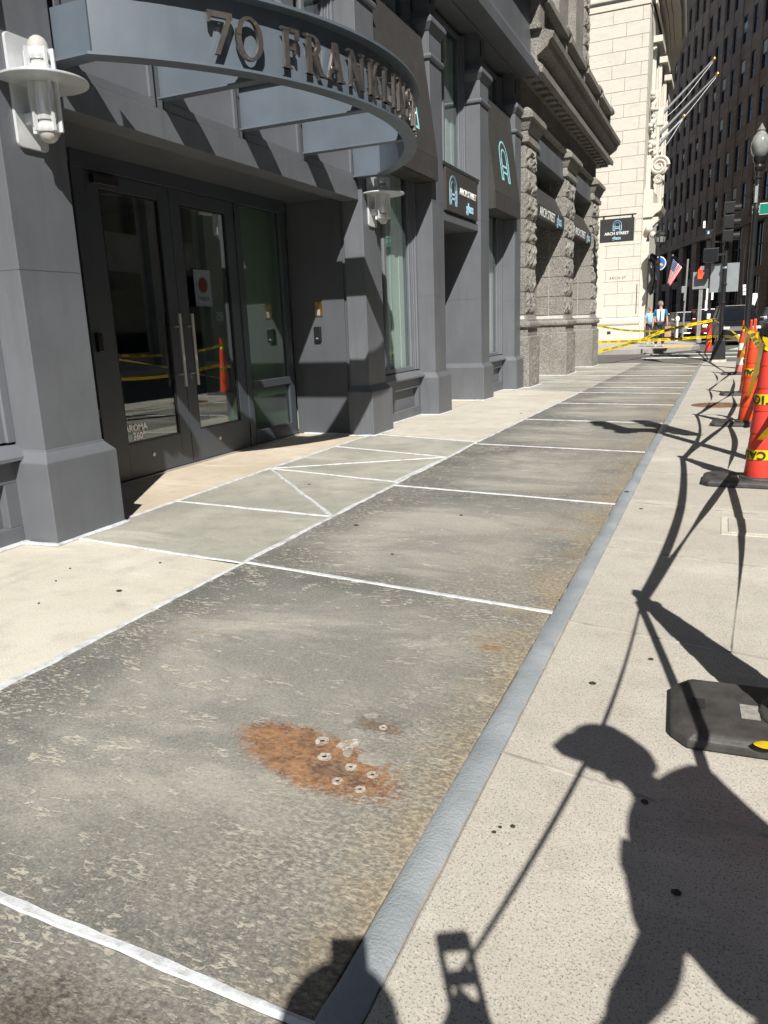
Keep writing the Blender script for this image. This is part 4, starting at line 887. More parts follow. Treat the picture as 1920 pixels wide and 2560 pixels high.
# ================================================================== LIMESTONE CORNER BUILDING
lm = thing('limestone_building', 'pale cream limestone corner building of large ashlar blocks across the side street', 'building', (-8, 41, .1))
LY, LXc = 41.0, -3.98
part('wall_core', 'limestone_mortar', lm, -30, LXc - .03, LY + .03, LY + 6, -.3, 26, 0)
zc = 1.33; k = 0
while zc < 15.2:
    hgt = .578; xs = [LXc]
    pat = (-4.30, -5.62, -7.5, -9.4) if k % 2 else (-5.02, -6.7, -8.6, -10.2)
    for x in pat: xs.append(x)
    for a, b in zip(xs[1:], xs[:-1]): part('limestone_block', 'lime', lm, a + .007, b - .007, LY, LY + .4, zc + .007, zc + hgt - .007, .006, seg=1)
    # return face towards the street
    for q in range(5): part('limestone_block', 'lime', lm, LXc - .4, LXc + .001, LY + .42 + q * 1.1, LY + .42 + q * 1.1 + 1.085, zc + .007, zc + hgt - .007, 0)
    zc += hgt; k += 1
MB().prism([(-30, LY - .10), (LXc + .10, LY - .10), (LXc + .10, LY + 6), (-30, LY + 6)], -.3, .92, 'z').build('base_course', 'lime', lm, .03)
MB().prism([(-30, LY - .06), (LXc + .06, LY - .06), (LXc + .06, LY + 6), (-30, LY + 6)], .92, 1.33, 'z').build('torus_course', 'lime', lm, .14, seg=4)
part('frieze_band', 'lime', lm, -30, LXc + .02, LY - .02, LY + 6, 15.25, 15.6, .01); part('frieze_band', 'lime', lm, -30, LXc + .12, LY - .14, LY + 6, 15.6, 15.78, .03)
part('carved_frieze', 'lime', lm, -30, LXc + .03, LY - .03, LY + 6, 15.78, 17, .01)
for q in range(9): MB().lathe([(.05, 0), (.2, .03), (.28, .06), (.2, .1), (.05, .1)], (-6.4 + q * .55, LY - .13, 16.15), 10, 0, 'y').build('rosette', 'lime', lm, smooth=True)
MB().prism([(-30, LY - .4), (LXc + .4, LY - .4), (LXc + .4, LY + 6), (-30, LY + 6)], 17, 17.5, 'z').build('top_cornice', 'lime', lm, .05)
MB().prism([(-12.5, LY - .04), (-5.75, LY - .04), (-5.75, LY + .2), (-12.5, LY + .2)], 1.34, 6.2, 'z').build('pilaster_strip', 'lime', lm, .02)
text('carved_lettering', 'ARCH ST', .17, 'joint_dark', lm, (-5.03, LY - .003, 3.245), RYm, depth=.003, spacing=1.25)
part('vent_plate', 'black_mat', lm, -5.45, -5.27, LY - .115, LY - .1, .52, .66, .003); part('downpipe', 'joint_dark', lm, LXc - .12, LXc - .09, LY - .03, LY, 1.5, 2.9, .002)
# street face bends away to the left beyond the corner
sp = [(LXc, 46.9), (LXc - .2, 52), (LXc - 1.0, 57), (LXc - 2.6, 62.5), (LXc - 5, 70), (LXc - 11, 88)]
MB().band(sp, -6, 0, -.3, 26).build('street_wall', 'lime', lm); 
cp = [(LXc, 42.2), (LXc, 46.9)] + sp[1:]
for z0, z1, o in ((15.6, 15.78, .2), (16.3, 16.5, .35), (16.5, 16.62, .55), (16.62, 16.95, .95), (16.95, 17.2, 1.15)): MB().band(cp, -.1, o, z0 + .0, z1 - .004).build('street_cornice', 'lime', lm)
for q in range(8):                                                     # window surrounds on the street face
    y = 43.2 + q * 3.4; x = LXc - max(0, (y - 50)) * .12
    part('window_surround', 'lime', lm, x - .2, x + .16, y, y + .35, 7.4, 14.2, .02); part('window_surround', 'lime', lm, x - .2, x + .14, y + 1.7, y + 2.0, 7.4, 14.2, .02)
    part('window', 'farglass', lm, x - .2, x + .03, y + .35, y + 1.7, 7.6, 14.0, 0); part('window_hood', 'lime', lm, x - .2, x + .42, y - .15, y + 2.1, 14.2, 14.5, .03); part('window_bracket', 'lime', lm, x - .2, x + .34, y - .05, y + .25, 11.2, 12.1, .05)
def volute(x, y, z, r, wd):
    b = MB(); pts = []; n = 46
    for i in range(n): a = i / n * 4.6 * math.pi; rr = r * (1 - i / n * .82); pts.append((x + rr * math.cos(a), y, z + rr * math.sin(a)))
    for p, q in zip(pts[:-1], pts[1:]): pass
    b.tube(pts, [r * .22 * (1 - i / n * .6) for i in range(n)], 6); b.lathe([(r * .98, .02), (r * .98, wd)], (x, y, z), 24, 0, 'y'); return b
v = onY('R1', 632, 1560, 42.3); volute(v.x, 42.3, v.z, .44, .5).build('console_scroll', 'lime', lm, smooth=True)
v = onY('R1', 622, 1690, 42.3); volute(v.x, 42.3, v.z, .20, .4).build('console_scroll', 'lime', lm, smooth=True)
part('console_block', 'lime', lm, LXc - .1, -3.78, 42.2, 43.4, 7.3, 9.0, .05)
crv = random.Random(3)
for q in range(46):
    zq = 7.2 + q * .105; rq = crv.uniform(.07, .16); MB().lathe([(.01, -rq)] + [(rq * math.sin(math.pi * i / 6), -rq * math.cos(math.pi * i / 6)) for i in range(1, 6)] + [(.01, rq)], (-3.86 + crv.uniform(-.06, .14), 42.3 + crv.uniform(0, .9), zq), 8).build('carved_fruit', 'lime', lm, smooth=True)
MB().prism([(LXc - .2, 6.05), (-3.55, 6.05), (-3.40, 6.2), (-3.18, 6.32), (-3.10, 6.55), (-3.16, 6.62), (-3.55, 6.68), (-3.55, 7.3), (LXc - .2, 7.3)], 41.5, 44).build('door_entablature', 'lime', lm, .02)
MB().prism([(LXc - .2, 4.9), (-3.82, 4.9), (-3.7, 5.3), (-3.55, 5.6), (-3.28, 5.85), (-3.28, 6.05), (LXc - .2, 6.05)], 41.6, 42.1).build('door_bracket', 'lime', lm, .03)
for (zx, zy, r) in ((535, 465, .19), (572, 516, .16)):
    v = onY('R2', zx, zy, 41.5); MB().lathe([(.01, -r)] + [(r * math.sin(math.pi * i / 10), -r * math.cos(math.pi * i / 10)) for i in range(1, 10)] + [(.01, r)], (v.x, 41.5, v.z), 14).build('stone_ball', 'lime', lm, smooth=True)
part('door_jamb_stone', 'lime', lm, LXc - .1, -3.62, 41.3, 41.9, .1, 4.9, .04); part('door_opening', 'interior', lm, LXc - .1, -3.9, 41.95, 44, .1, 4.9, 0)
# flagpoles
for q, (b0, t0, lab) in enumerate((((630, 1110), (1140, 570), 'highest bare silver flagpole slanting from the limestone building'), ((615, 1290), (1172, 712), 'middle bare silver flagpole slanting from the limestone building'), ((605, 1395), (857, 1110), 'lowest and shortest bare silver flagpole on the limestone building'))):
    P = onY('R1', *b0, 47 + q * .0); Q = onY('R1', *t0, 47); d = (Q - P).normalized(); P = P - d * .25
    t = thing('flagpole', lab, 'flagpole', P, 'flagpoles on the limestone building')
    MB().tube([P, P.lerp(Q, .5), Q], [.085, .07, .04], 10).build('pole', 'galv', t, smooth=True); MB().lathe([(.01, -.11), (.08, -.08), (.11, 0), (.08, .08), (.01, .11)], Q + d * .08, 12).build('ball', 'gold', t, smooth=True)
    n = 14; MB().tube([P.lerp(Q, i / n) + Vector((0, -.05, -(.10 + .42 * math.sin(math.pi * i / n) * (1.2 - .8 * i / n)))) for i in range(1, n + 1)], .014, 5).build('halyard', 'white', t)
# ================================================================== DARK TOWER along the bending street
tw = thing('dark_tower', 'tall dark brown stone office building in shade with rows of narrow windows', 'building', (0, 0, 0))
dT = Vector((-.3007, .9537, 0)); nT = Vector((-.9537, -.3007, 0)); P0 = Vector((3.2, 70, 0)) - dT * 24
def tp(s, o, z): q = P0 + dT * s + nT * o; return (q.x, q.y, z)
PITCH, NC = 2.55, 31
rows = [(10.2 + i * 3.45, 10.2 + i * 3.45 + 2.15) for i in range(17)]
def tquad(b, s0, s1, z0, z1, o, o2=None):
    b.add([tp(s0, o, z0), tp(s1, o, z0), tp(s1, o, z1), tp(s0, o, z1)], [(0, 1, 2, 3)])
def tbox(b, s0, s1, z0, z1, o0, o1):
    v_ = [tp(s, o, z) for z in (z0, z1) for s, o in ((s0, o0), (s1, o0), (s1, o1), (s0, o1))]
    b.add(v_, [(0, 3, 2, 1), (4, 5, 6, 7), (0, 1, 5, 4), (1, 2, 6, 5), (2, 3, 7, 6), (3, 0, 4, 7)])
b = MB(); tbox(b, -1, NC * PITCH + 1, -.3, 72, -14, -.62); b.build('core', 'interior', tw)
for c in range(NC + 1):
    s = c * PITCH; b = MB(); big = c % 2 == 0
    tbox(b, s - .62, s + .62, 9.2, 70, -.62, .0 if not big else .05); b.build('pier', 'tower', tw)
b = MB()
for r in range(len(rows)):
    z0 = rows[r][1]; z1 = rows[r + 1][0] if r + 1 < len(rows) else 70
    for c in range(NC): tbox(b, c * PITCH + .62, (c + 1) * PITCH - .62, z0, z1, -.62, -.05)
for c in range(NC): tbox(b, c * PITCH + .62, (c + 1) * PITCH - .62, 9.2, rows[0][0], -.62, -.05)
tag(b.build('spandrels', 'tower', tw), kind='stuff')
wb = MB(); sw2, sh = PITCH - 1.24, 2.15
wb.box(-sw2 / 2, sw2 / 2, -.02, .02, 0, sh); wme = wb.mesh('tower_pane', 'farglass')
fb = MB()
for (a, c, z0, z1) in ((-sw2 / 2, -sw2 / 2 + .07, 0, sh), (sw2 / 2 - .07, sw2 / 2, 0, sh), (-sw2 / 2, sw2 / 2, 0, .07), (-sw2 / 2, sw2 / 2, sh - .07, sh), (-sw2 / 2, sw2 / 2, sh * .5 - .04, sh * .5 + .04)): fb.box(a, c, -.05, -.021, z0, z1)
fme = fb.mesh('tower_window', 'black_mat'); bme = MB().box(-sw2 / 2 + .08, sw2 / 2 - .08, -.032, -.021, sh * .55, sh - .08).mesh('tower_blind', 'blind')
ang = math.atan2(dT.y, dT.x) + math.pi
rnd = random.Random(5); cnt = 0
for r, (z0, z1) in enumerate(rows[:13]):
    for c in range(5, NC):
        if cnt >= 300: break
        cnt += 1
        p = tp((c + .5) * PITCH, -.17, z0)
        f = link('window', fme, tw, True); f.location = p; f.rotation_euler = (0, 0, ang)
        o = link('pane', wme, f, True)
        if rnd.random() < .3: o2 = link('blind', bme, f, True); o2.scale = (1, 1, rnd.choice((1, .8, 1)))
b = MB()
for r, (z0, z1) in enumerate(rows):
    for c in range(NC):
        if r >= 13 or c < 5 or r * (NC - 5) + c - 5 >= 300: tbox(b, c * PITCH + .62, (c + 1) * PITCH - .62, z0, z1, -.60, -.15)
tag(b.build('upper_windows', 'farglass', tw), kind='stuff')
# street floors of the tower: wide bays
b = MB(); tbox(b, -1, NC * PITCH + 1, 8.7, 9.25, -.62, .18); b.build('belt_course', 'tower', tw)
for c in range(0, NC // 2 + 1):
    b = MB(); s = c * PITCH * 2; tbox(b, s - .85, s + .85, -.3, 8.7, -.62, .05); b.build('ground_pier', 'tower', tw)
    if c < NC // 2:
        s0, s1 = s + .85, s + PITCH * 2 - .85; b = MB(); tbox(b, s0, s1, 4.35, 5.15, -.62, -.2); b.build('spandrel', 'tower', tw)
        for z0, z1 in ((.5, 4.35), (5.15, 8.7)):
            b = MB(); tbox(b, s0, s1, z0, z1, -.45, -.42); pn = b.build('shop_pane', 'farglass', tw)
            b = MB()
            for q in range(5): u = s0 + (s1 - s0) * q / 4; tbox(b, u - .05, u + .05, z0, z1, -.42, -.36)
            tbox(b, s0, s1, (z0 + z1) / 2 - .05, (z0 + z1) / 2 + .05, -.42, -.37); b.build('mullions', 'black_mat', pn)
            if rnd.random() < .45:
                b = MB(); tbox(b, s0 + .1, s0 + (s1 - s0) * .5, (z0 + z1) / 2, z1 - .1, -.425, -.419); b.build('blind', 'blind', pn)
# opposite side of the street: stands to the right of the picture, seen only in the glass
op = thing('opposite_building', 'brown stone building across the street, mirrored dimly in the entrance glass', 'building', (14, 10, 0))
part('wall', 'opp', op, 13.9, 22, -22, 50, -.2, 24, 0)
for k in range(17):
    y = -21 + k * 4.1; part('pier', 'opp', op, 13.55, 13.9, y, y + 1.2, -.2, 24, .02)
    for z0, z1 in ((.6, 4.0), (5.6, 8.2), (9.3, 11.9), (13, 15.6)): part('window', 'farglass', op, 13.84, 13.905, y + 1.6, y + 3.7, z0, z1, 0)
text('street_number', '85', .62, 'white', op, (13.535, 33.0, 2.1), (math.pi / 2, 0, -math.pi / 2), off=.01, depth=.01)
bn = thing('wall_banner', 'white banner with a red disc hanging across the street, seen mirrored in the door glass', 'banner', (13.3, 31.6, 3.4))
part('cloth', 'white', bn, 13.38, 13.40, 30.95, 32.25, 2.6, 4.3, 0); MB().lathe([(.36, 0), (.36, -.01)], (13.375, 31.6, 3.6), 24, 0, 'x').build('disc', 'red_print', bn); part('bracket', 'black', bn, 13.38, 13.56, 31.0, 32.2, 4.3, 4.36, .004)
text('lettering', 'AGENT', .26, 'black_mat', bn, (13.374, 31.6, 2.95), (math.pi / 2, 0, -math.pi / 2), off=.004, depth=.002)
part('pavement', 'conc', op, 10.4, 13.9, -22, 50, -.2, .0, 0)
# ================================================================== CONES AND TAPE
def cone_meshes():
    out = {}
    b = MB(); pts = [(-.41, -.15), (-.36, -.21), (.36, -.21), (.41, -.15), (.41, .15), (.36, .21), (-.36, .21), (-.41, .15)]
    vs_ = [(x, y, 0) for x, y in pts] + [(x, y, .032) for x, y in pts] + [(x * .93, y * .9, .05) for x, y in pts]
    n = 8; b.add(vs_, [tuple(range(n))[::-1], tuple(range(16, 24))] + [(r * n + i, r * n + (i + 1) % n, (r + 1) * n + (i + 1) % n, (r + 1) * n + i) for r in (0, 1) for i in range(n)])
    b.lathe([(.15, .045), (.145, .062), (.125, .066)], n=20); out['base'] = b.mesh('cone_base', 'rubber')
    out['grip'] = MB().box(-.345, -.305, -.035, .04, .046, .0515).mesh('cone_grip', 'black_mat'); out['sticker'] = MB().box(-.20, -.145, -.06, .035, .0505, .0520).mesh('cone_sticker', 'patch')
    rad = lambda z: .108 - .058 * (z - .06) / .94
    st = [.06, .23, .40, .57, .74, .91]
    segs = []
    for z0, z1 in zip(st[:-1], st[1:]): segs.append(([(rad(z0) + .004, z0), (rad(z0) + .006, z0 + .012), (rad(z1) + .001, z1 - .004), (rad(z1) - .003, z1)]))
    top = [(rad(.91) + .004, .91), (rad(.95), .96), (.046, 1.02), (.036, 1.06), (.030, 1.075)]
    out['segs'] = segs; out['top'] = top
    h = MB(); 
    for (y0, y1, z0, z1) in ((-.038, -.024, 1.06, 1.245), (.024, .038, 1.06, 1.245), (-.038, .038, 1.06, 1.085), (-.038, .038, 1.140, 1.155), (-.034, .034, 1.222, 1.252)): h.box(-.016, .016, y0, y1, z0, z1)
    out['handle'] = h
    return out
CM = cone_meshes(); _cone_parts = {}
def cmesh(key, fn):
    if key not in _cone_parts: _cone_parts[key] = fn()
    return _cone_parts[key]
cone_list = []
def cone(x, y, label, cols, rz=0.0, bands=(), tilt=0.0):
    t = thing('traffic_cone', label, 'traffic cone', (x, y, gz(y) + .003 if y < 27 else zr(y) + .003), 'tall grabber cones holding the caution tape', rz); t.rotation_euler = (tilt, tilt * .4, rz)
    o = link('rubber_base', CM['base'], t, True); mm = o.modifiers.new('bevel', 'BEVEL'); mm.width = .008; mm.segments = 2
    link('grip_hole', CM['grip'], o, True); link('sticker', CM['sticker'], o, True)
    for i, sg in enumerate(CM['segs']): link('cone_section', cmesh(('s', i, cols[i]), lambda: MB().lathe(sg, n=28).mesh('cone_section', cols[i], True)), t, True)
    link('cone_tip', cmesh(('t', cols[5]), lambda: MB().lathe(CM['top'], n=28).mesh('cone_tip', cols[5], True)), t, True)
    o = link('handle', cmesh(('h', cols[5]), lambda: CM['handle'].mesh('cone_handle', cols[5])), t, True); mm = o.modifiers.new('bevel', 'BEVEL'); mm.width = .004; mm.segments = 2
    for z, a0 in bands:
        r0 = .108 - .058 * (z - .06) / .94 + .009
        o = link('tape_band', cmesh(('b', round(z, 2)), lambda: MB().lathe([(r0, z - .038), (r0 - .0045, z + .038), (r0 - .008, z + .038), (r0 - .004, z - .038)], n=28).mesh('tape_band', 'tape', True)), t, True)
        for k, ch in enumerate('CAUTION'):
            a = a0 - k * .60; me = text_mesh(ch, .085, off=.003, depth=.0008).copy(); me.materials.clear(); me.materials.append(M['tape_ink'])
            q = link('tape_letter', me, o, True); rr = r0 + .0012
            q.location = (rr * math.cos(a), rr * math.sin(a), z); q.rotation_euler = (math.pi / 2, math.pi, a + math.pi / 2)
    cone_list.append((x, y)); return t
OR = ['orange'] * 6; RD = ['red_or'] * 6
cone(.18, .14, 'orange grabber cone standing right beside the photographer', OR, 2.07)
cone(.325, 2.50, 'orange cone with the low black rubber base nearest the capped person', OR, .05)
cone(.325, 6.47, 'red-orange cone banded with yellow caution tape beside the rectangular utility lid', ['red_or', 'red_or', 'red_or', 'red_or', 'red_or', 'red_or'], -.03, [(.24, -1.55), (.66, .6)])
cone(.335, 10.15, 'orange cone with one printed tape band, just short of the manhole cover', OR, -.04, [(.64, -1.1)])
cone(.42, 14.5, 'orange cone with tape round its middle standing just past the manhole cover', OR, .06, [(.58, -.9)])
cone(.42, 20.3, 'faded cone with white reflective bands next to the street lamp', ['pink_or', 'refl_white', 'orange', 'refl_white', 'orange', 'orange'], 0)
cone(-.47, 30.6, 'red cone behind the black signal pole holding the crossing tapes', RD, 0, [(.4, -1.3)])
def ribbon(name, label, pts, wd=.07, twist=None, txt=False, n=60, mat='tape', group='caution tape runs between the cones', sag=0.0, flip=False):
    # pts: control points; smooth interpolation, width direction near vertical and rolled by twist(t)
    P = [Vector(p) for p in pts]
    def C(t):
        u = t * (len(P) - 1); i = min(int(u), len(P) - 2); f = u - i
        p0, p1, p2, p3 = P[max(i - 1, 0)], P[i], P[i + 1], P[min(i + 2, len(P) - 1)]
        q = .5 * ((2 * p1) + (p2 - p0) * f + (2 * p0 - 5 * p1 + 4 * p2 - p3) * f * f + (3 * p1 - p0 - 3 * p2 + p3) * f ** 3)
        return q - Vector((0, 0, sag * 4 * t * (1 - t)))
    def fr(t):
        d = (C(min(1, t + .01)) - C(max(0, t - .01))).normalized(); s = d.cross(Vector((0, 0, 1))).normalized(); u = s.cross(d)
        a = twist(t) if twist else 0.0; return u * math.cos(a) + s * math.sin(a), s * math.cos(a) - u * math.sin(a)
    b = MB(); vs_ = []
    for k in range(n + 1):
        t = k / n; W, N = fr(t); c = C(t)
        vs_ += [c - W * wd / 2 + N * .0008, c + W * wd / 2 + N * .0008]
    for k in range(n + 1):
        t = k / n; W, N = fr(t); c = C(t); vs_ += [c - W * wd / 2 - N * .0008, c + W * wd / 2 - N * .0008]
    m = 2 * (n + 1); fs = [(2 * k, 2 * k + 1, 2 * k + 3, 2 * k + 2) for k in range(n)] + [(m + 2 * k, m + 2 * k + 2, m + 2 * k + 3, m + 2 * k + 1) for k in range(n)]
    fs += [(2 * k, 2 * k + 2, m + 2 * k + 2, m + 2 * k) for k in range(n)] + [(2 * k + 1, m + 2 * k + 1, m + 2 * k + 3, 2 * k + 3) for k in range(n)]
    o = tag(b.add(vs_, fs).build(name, mat, None, smooth=False), label, 'caution tape', group)
    if txt:
        L = sum((C((k + 1) / 40) - C(k / 40)).length for k in range(40)); me0 = text_mesh('CAUTION', .062, off=.002, depth=0.0, align='LEFT'); tw_ = max(v.co.x for v in me0.vertices) + .16
        cnt_ = int(L / tw_); tb = MB()
        for sgn in (1, -1):
            for q in range(cnt_):
                base = len(tb.v); vv = []
                for v in me0.vertices:
                    s = (q * tw_ + .06 + (v.co.x)) / L; s = s if sgn < 0 else 1 - s
                    s = min(1, max(0, s)); W, N = fr(s); vv.append(C(s) + W * v.co.y + N * (.0026 * sgn))
                tb.add(vv, [tuple(p.vertices) for p in me0.polygons])
        tag(tb.build('print', 'tape_ink', o), kind='stuff')
    return o
def topz(i, z): x, y = cone_list[i]; return Vector((x, y, (gz(y) if y < 27 else zr(y)) + z))
TL = ['from the cone beside the photographer', 'between the low black base and the red-orange banded cone', 'from the red-orange banded cone to the cone before the manhole', 'between the two cones either side of the manhole cover', 'from the cone past the manhole to the white-banded cone']
for i in range(5):
    a, b = i, i + 1; tws = (lambda t: .85 + .1 * math.sin(5 * t)) if i == 0 else ((lambda t, i=i: (2.0 if i == 1 else 1.5) + .5 * math.sin(4 * t + i)) if i < 3 else (lambda t, i=i: .5 * math.sin(3.2 * t * math.pi + i) * math.sin(math.pi * t)))
    ribbon('caution_tape', 'upper yellow caution tape strung ' + TL[i], [topz(a, 1.12) + Vector((-.03, 0, 0)), topz(a, 1.1).lerp(topz(b, 1.1), .5), topz(b, 1.12) + Vector((-.03, 0, 0))], .052 if i else .032, tws, i >= 2, 70, sag=.05 + .03 * i)
    if i == 0: ribbon('caution_tape', 'slanting yellow caution tape from the low black base to the helper', [topz(1, 1.08) + Vector((-.05, 0, 0)), (.42, 1.7, .92), (.52, .95, .80), (.50, .75, .82)], .034, lambda t: 1.2, False, 40)
    else: ribbon('caution_tape', 'slanting yellow caution tape ' + TL[i], [topz(a, 1.08) + Vector((-.05, 0, 0)), topz(a, .9).lerp(topz(b, .66), .5) + Vector((-.02, 0, -.04)), topz(b, .36) + Vector((-.02, -.095, 0))], .05 if i else .03, lambda t, i=i: 1.5 + .7 * math.sin(2.4 * t * math.pi + 2 * i) * math.sin(math.pi * t), False, 60)
    if i: ribbon('caution_tape', 'low yellow caution tape ' + TL[i], [topz(a, .62) + Vector((.10, .02, 0)), topz(a, .62).lerp(topz(b, .64), .5) + Vector((.12, 0, -.1)), topz(b, .66) + Vector((.10, -.02, 0))], .066, lambda t, i=i: .5 * math.sin(5 * t + i), False, 60)
TB = onY
cone(.06, -2.3, 'orange cone standing behind the photographer', OR, 1.2)
ribbon('caution_tape', 'yellow caution tape running back from the cone beside the photographer', [topz(0, 1.12), topz(0, 1.1).lerp(topz(7, 1.1), .5) + Vector((0, 0, -.06)), topz(7, 1.1)], .032, lambda t: .85, False, 40)
ribbon('caution_tape', 'sagging yellow caution tape tied to the granite pier, highest of the three there', [TB('R2', 58, 1376, 26.25), TB('R2', 300, 1415, 27.2), TB('R2', 560, 1424, 28.4), TB('R2', 720, 1408, 29.4)], .06, lambda t: .3, True, 60, group='caution tapes across the side street')
ribbon('caution_tape', 'yellow caution tape rising from the foot of the granite pier to the red cone', [TB('R2', 58, 1620, 26.2), TB('R2', 400, 1530, 27.6), TB('R2', 720, 1412, 29.0), TB('R2', 1135, 1322, 30.5)], .098, lambda t: .25 * math.sin(6 * t), True, 80, group='caution tapes across the side street')
ribbon('caution_tape', 'level yellow caution tape from the granite pier past the red cone', [TB('R2', 58, 1528, 26.2), TB('R2', 420, 1516, 27.6), TB('R2', 800, 1497, 29.2), TB('R2', 1130, 1476, 30.45)], .088, lambda t: .15 * math.sin(7 * t), True, 80, group='caution tapes across the side street')
ribbon('caution_tape', 'level yellow caution tape between the red cone and the white-banded cone', [TB('R2', 1140, 1476, 30.4), TB('R2', 1300, 1478, 25), topz(5, .72) + Vector((.05, 0, 0))], .08, lambda t: .2 * math.sin(5 * t), True, 60, group='caution tapes across the side street')
ribbon('caution_tape', 'twisted yellow caution tape hanging from the red cone towards the white-banded cone', [TB('R2', 1150, 1320, 30.4), TB('R2', 1290, 1400, 26), TB('R2', 1390, 1500, 22), topz(5, .5) + Vector((.02, -.1, 0))], .07, lambda t: 3 * t, False, 60, group='caution tapes across the side street')
ribbon('caution_tape', 'loop of slack yellow tape drooping off the white-banded cone', [topz(5, 1.13), topz(5, .85) + Vector((.20, -1.0, 0)), topz(5, .5) + Vector((.12, -.6, 0)), topz(5, .62) + Vector((.02, -.12, 0))], .09, lambda t: 2.2 * t, False, 50)
ribbon('caution_tape', 'loop of slack yellow tape drooping off the cone short of the manhole', [topz(3, 1.10), topz(3, .92) + Vector((.09, .3, 0)), topz(3, .78) + Vector((.20, .1, 0)), topz(3, .95) + Vector((.32, -.4, 0)), topz(3, 1.0) + Vector((.5, -1.2, 0))], .075, lambda t: .6 + 1.4 * t, False, 60)
for i in range(1, 7):
    x, y = cone_list[i]; z0 = (gz(y) if y < 27 else zr(y)) + .003
    pts = [(x + .042 * math.cos(a), y + .042 * math.sin(a), z0 + 1.055 + .02 * math.sin(a * 2.3)) for a in [k * .52 for k in range(16)]]
    ribbon('tape_knot', ['', 'knot of yellow tape at the top of the cone with the low black base', 'knot of yellow tape at the top of the red-orange banded cone', 'knot of yellow tape at the top of the cone short of the manhole', 'knot of yellow tape at the top of the cone past the manhole', 'knot of yellow tape at the top of the white-banded cone', 'knot of yellow tape at the top of the red cone behind the signal pole'][i], pts, .05, lambda t: .4 * math.sin(9 * t), False, 48, group='tape knots on the cones')
tp_ = onX('R4', 1650, 1540, .19)
ribbon('caution_tape', 'short end of yellow tape lying across the low black rubber base', [(.16, 2.285, .055), (.22, 2.28, .06), (.30, 2.33, .075), (.42, 2.40, .06)], .05, lambda t: 1.2 + .3 * math.sin(8 * t), False, 30)
# ================================================================== STREET FURNITURE
LX, LYp = .565, 23.0; LZ = gz(23)
t = thing('street_lamp', 'black street lamp post with clear acorn globe and green street sign', 'street lamp', (LX, LYp, LZ))
MB().lathe([(.20, 0), (.20, .12), (.17, .16), (.16, .55), (.12, .62), (.10, .75), (.085, 1.0), (.072, 4.0), (.085, 4.05), (.07, 4.1), (.065, 4.95), (.10, 4.99), (.12, 5.06), (.09, 5.12), (.15, 5.2), (.16, 5.3), (.12, 5.31)], (LX, LYp, LZ), 14).build('post', 'black', t, smooth=True)
for z, r in ((4.35, .085), (4.6, .08), (4.8, .09)): MB().lathe([(r * .8, z - .03), (r, z - .01), (r, z + .02), (r * .8, z + .04)], (LX, LYp, LZ), 12).build('collar', 'black', t, smooth=True)
MB().lathe([(.13, 5.30), (.19, 5.38), (.225, 5.52), (.215, 5.66), (.17, 5.78), (.12, 5.85), (.08, 5.89), (.095, 5.93), (.055, 6.0), (.03, 6.05), (.012, 6.09)], (LX, LYp, LZ), 24).build('globe', 'acorn', t, smooth=True)
MB().tube([(LX, LYp, LZ + 6.08), (LX, LYp, LZ + 6.28)], [.015, .005], 8).build('finial', 'black', t)
sg = part('street_sign', 'green', t, LX + .1, LX + 1.0, LYp - .01, LYp + .01, 3.77, 4.02, .003); part('sign_border', 'white', sg, LX + .09, LX + 1.01, LYp - .004, LYp + .004, 3.755, 4.035, .003); part('sign_clamp', 'galv', sg, LX - .08, LX + .1, LYp - .03, LYp + .03, 3.8, 3.98, .003)
text('lettering', 'Arch St', .17, 'white', sg, (LX + .55, LYp - .013, 3.895), RYm, depth=.001)
part('banner_bracket', 'galv', t, LX - .05, LX + .02, LYp - .09, LYp - .06, 4.05, 4.45, .002)
# signal pole on the near corner
SXp, SYp = -.115, 27.0; SZ = -.20
t = thing('traffic_signal', 'black traffic signal pole with slanted base on a pale concrete footing', 'traffic signal', (SXp, SYp, SZ))
part('footing', 'conc_pale', t, SXp - .30, SXp + .25, SYp - .2, SYp + .25, SZ - .1, SZ + .09, .01)
MB().rloft(SYp, SYp, 0, 0, [(0, 0), (1, 0)])
b = MB(); z0, z1 = SZ + .085, SZ + .78; b.add([(SXp - .24, SYp - .17, z0), (SXp + .22, SYp - .17, z0), (SXp + .22, SYp + .2, z0), (SXp - .24, SYp + .2, z0), (SXp - .11, SYp - .12, z1 - .1), (SXp + .19, SYp - .12, z1 - .1), (SXp + .19, SYp + .12, z1 - .1), (SXp - .11, SYp + .12, z1 - .1), (SXp - .05, SYp - .06, z1), (SXp + .14, SYp - .06, z1), (SXp + .14, SYp + .07, z1), (SXp - .05, SYp + .07, z1)],
      [(0, 3, 2, 1)] + [(r + i, r + (i + 1) % 4, r + 4 + (i + 1) % 4, r + 4 + i) for r in (0, 4) for i in range(4)] + [(8, 9, 10, 11)]); b.build('pedestal', 'black', t, .015)
MB().tube([(SXp + .04, SYp, z1 - .02), (SXp + .03, SYp, 4.3)], [.072, .06], 14).build('pole', 'black', t, smooth=True)
for z in (1.65, 2.7, 2.2, 3.3): MB().lathe([(.085, -.03), (.092, 0), (.085, .03)], (SXp + .035, SYp, z), 14).build('pole_band', 'galv' if z in (2.7,) else 'black', t, smooth=True)
def onS(x, y): return onY('R2', x, y, SYp - .1)
def sbox(name, mat, x0, y0, x1, y1, d0, d1, par, bev=.01):
    a = onY('R2', x0, y1, SYp - .1); c = onY('R2', x1, y0, SYp - .1); return part(name, mat, par, a.x, c.x, SYp + d0, SYp + d1, a.z, c.z, bev)
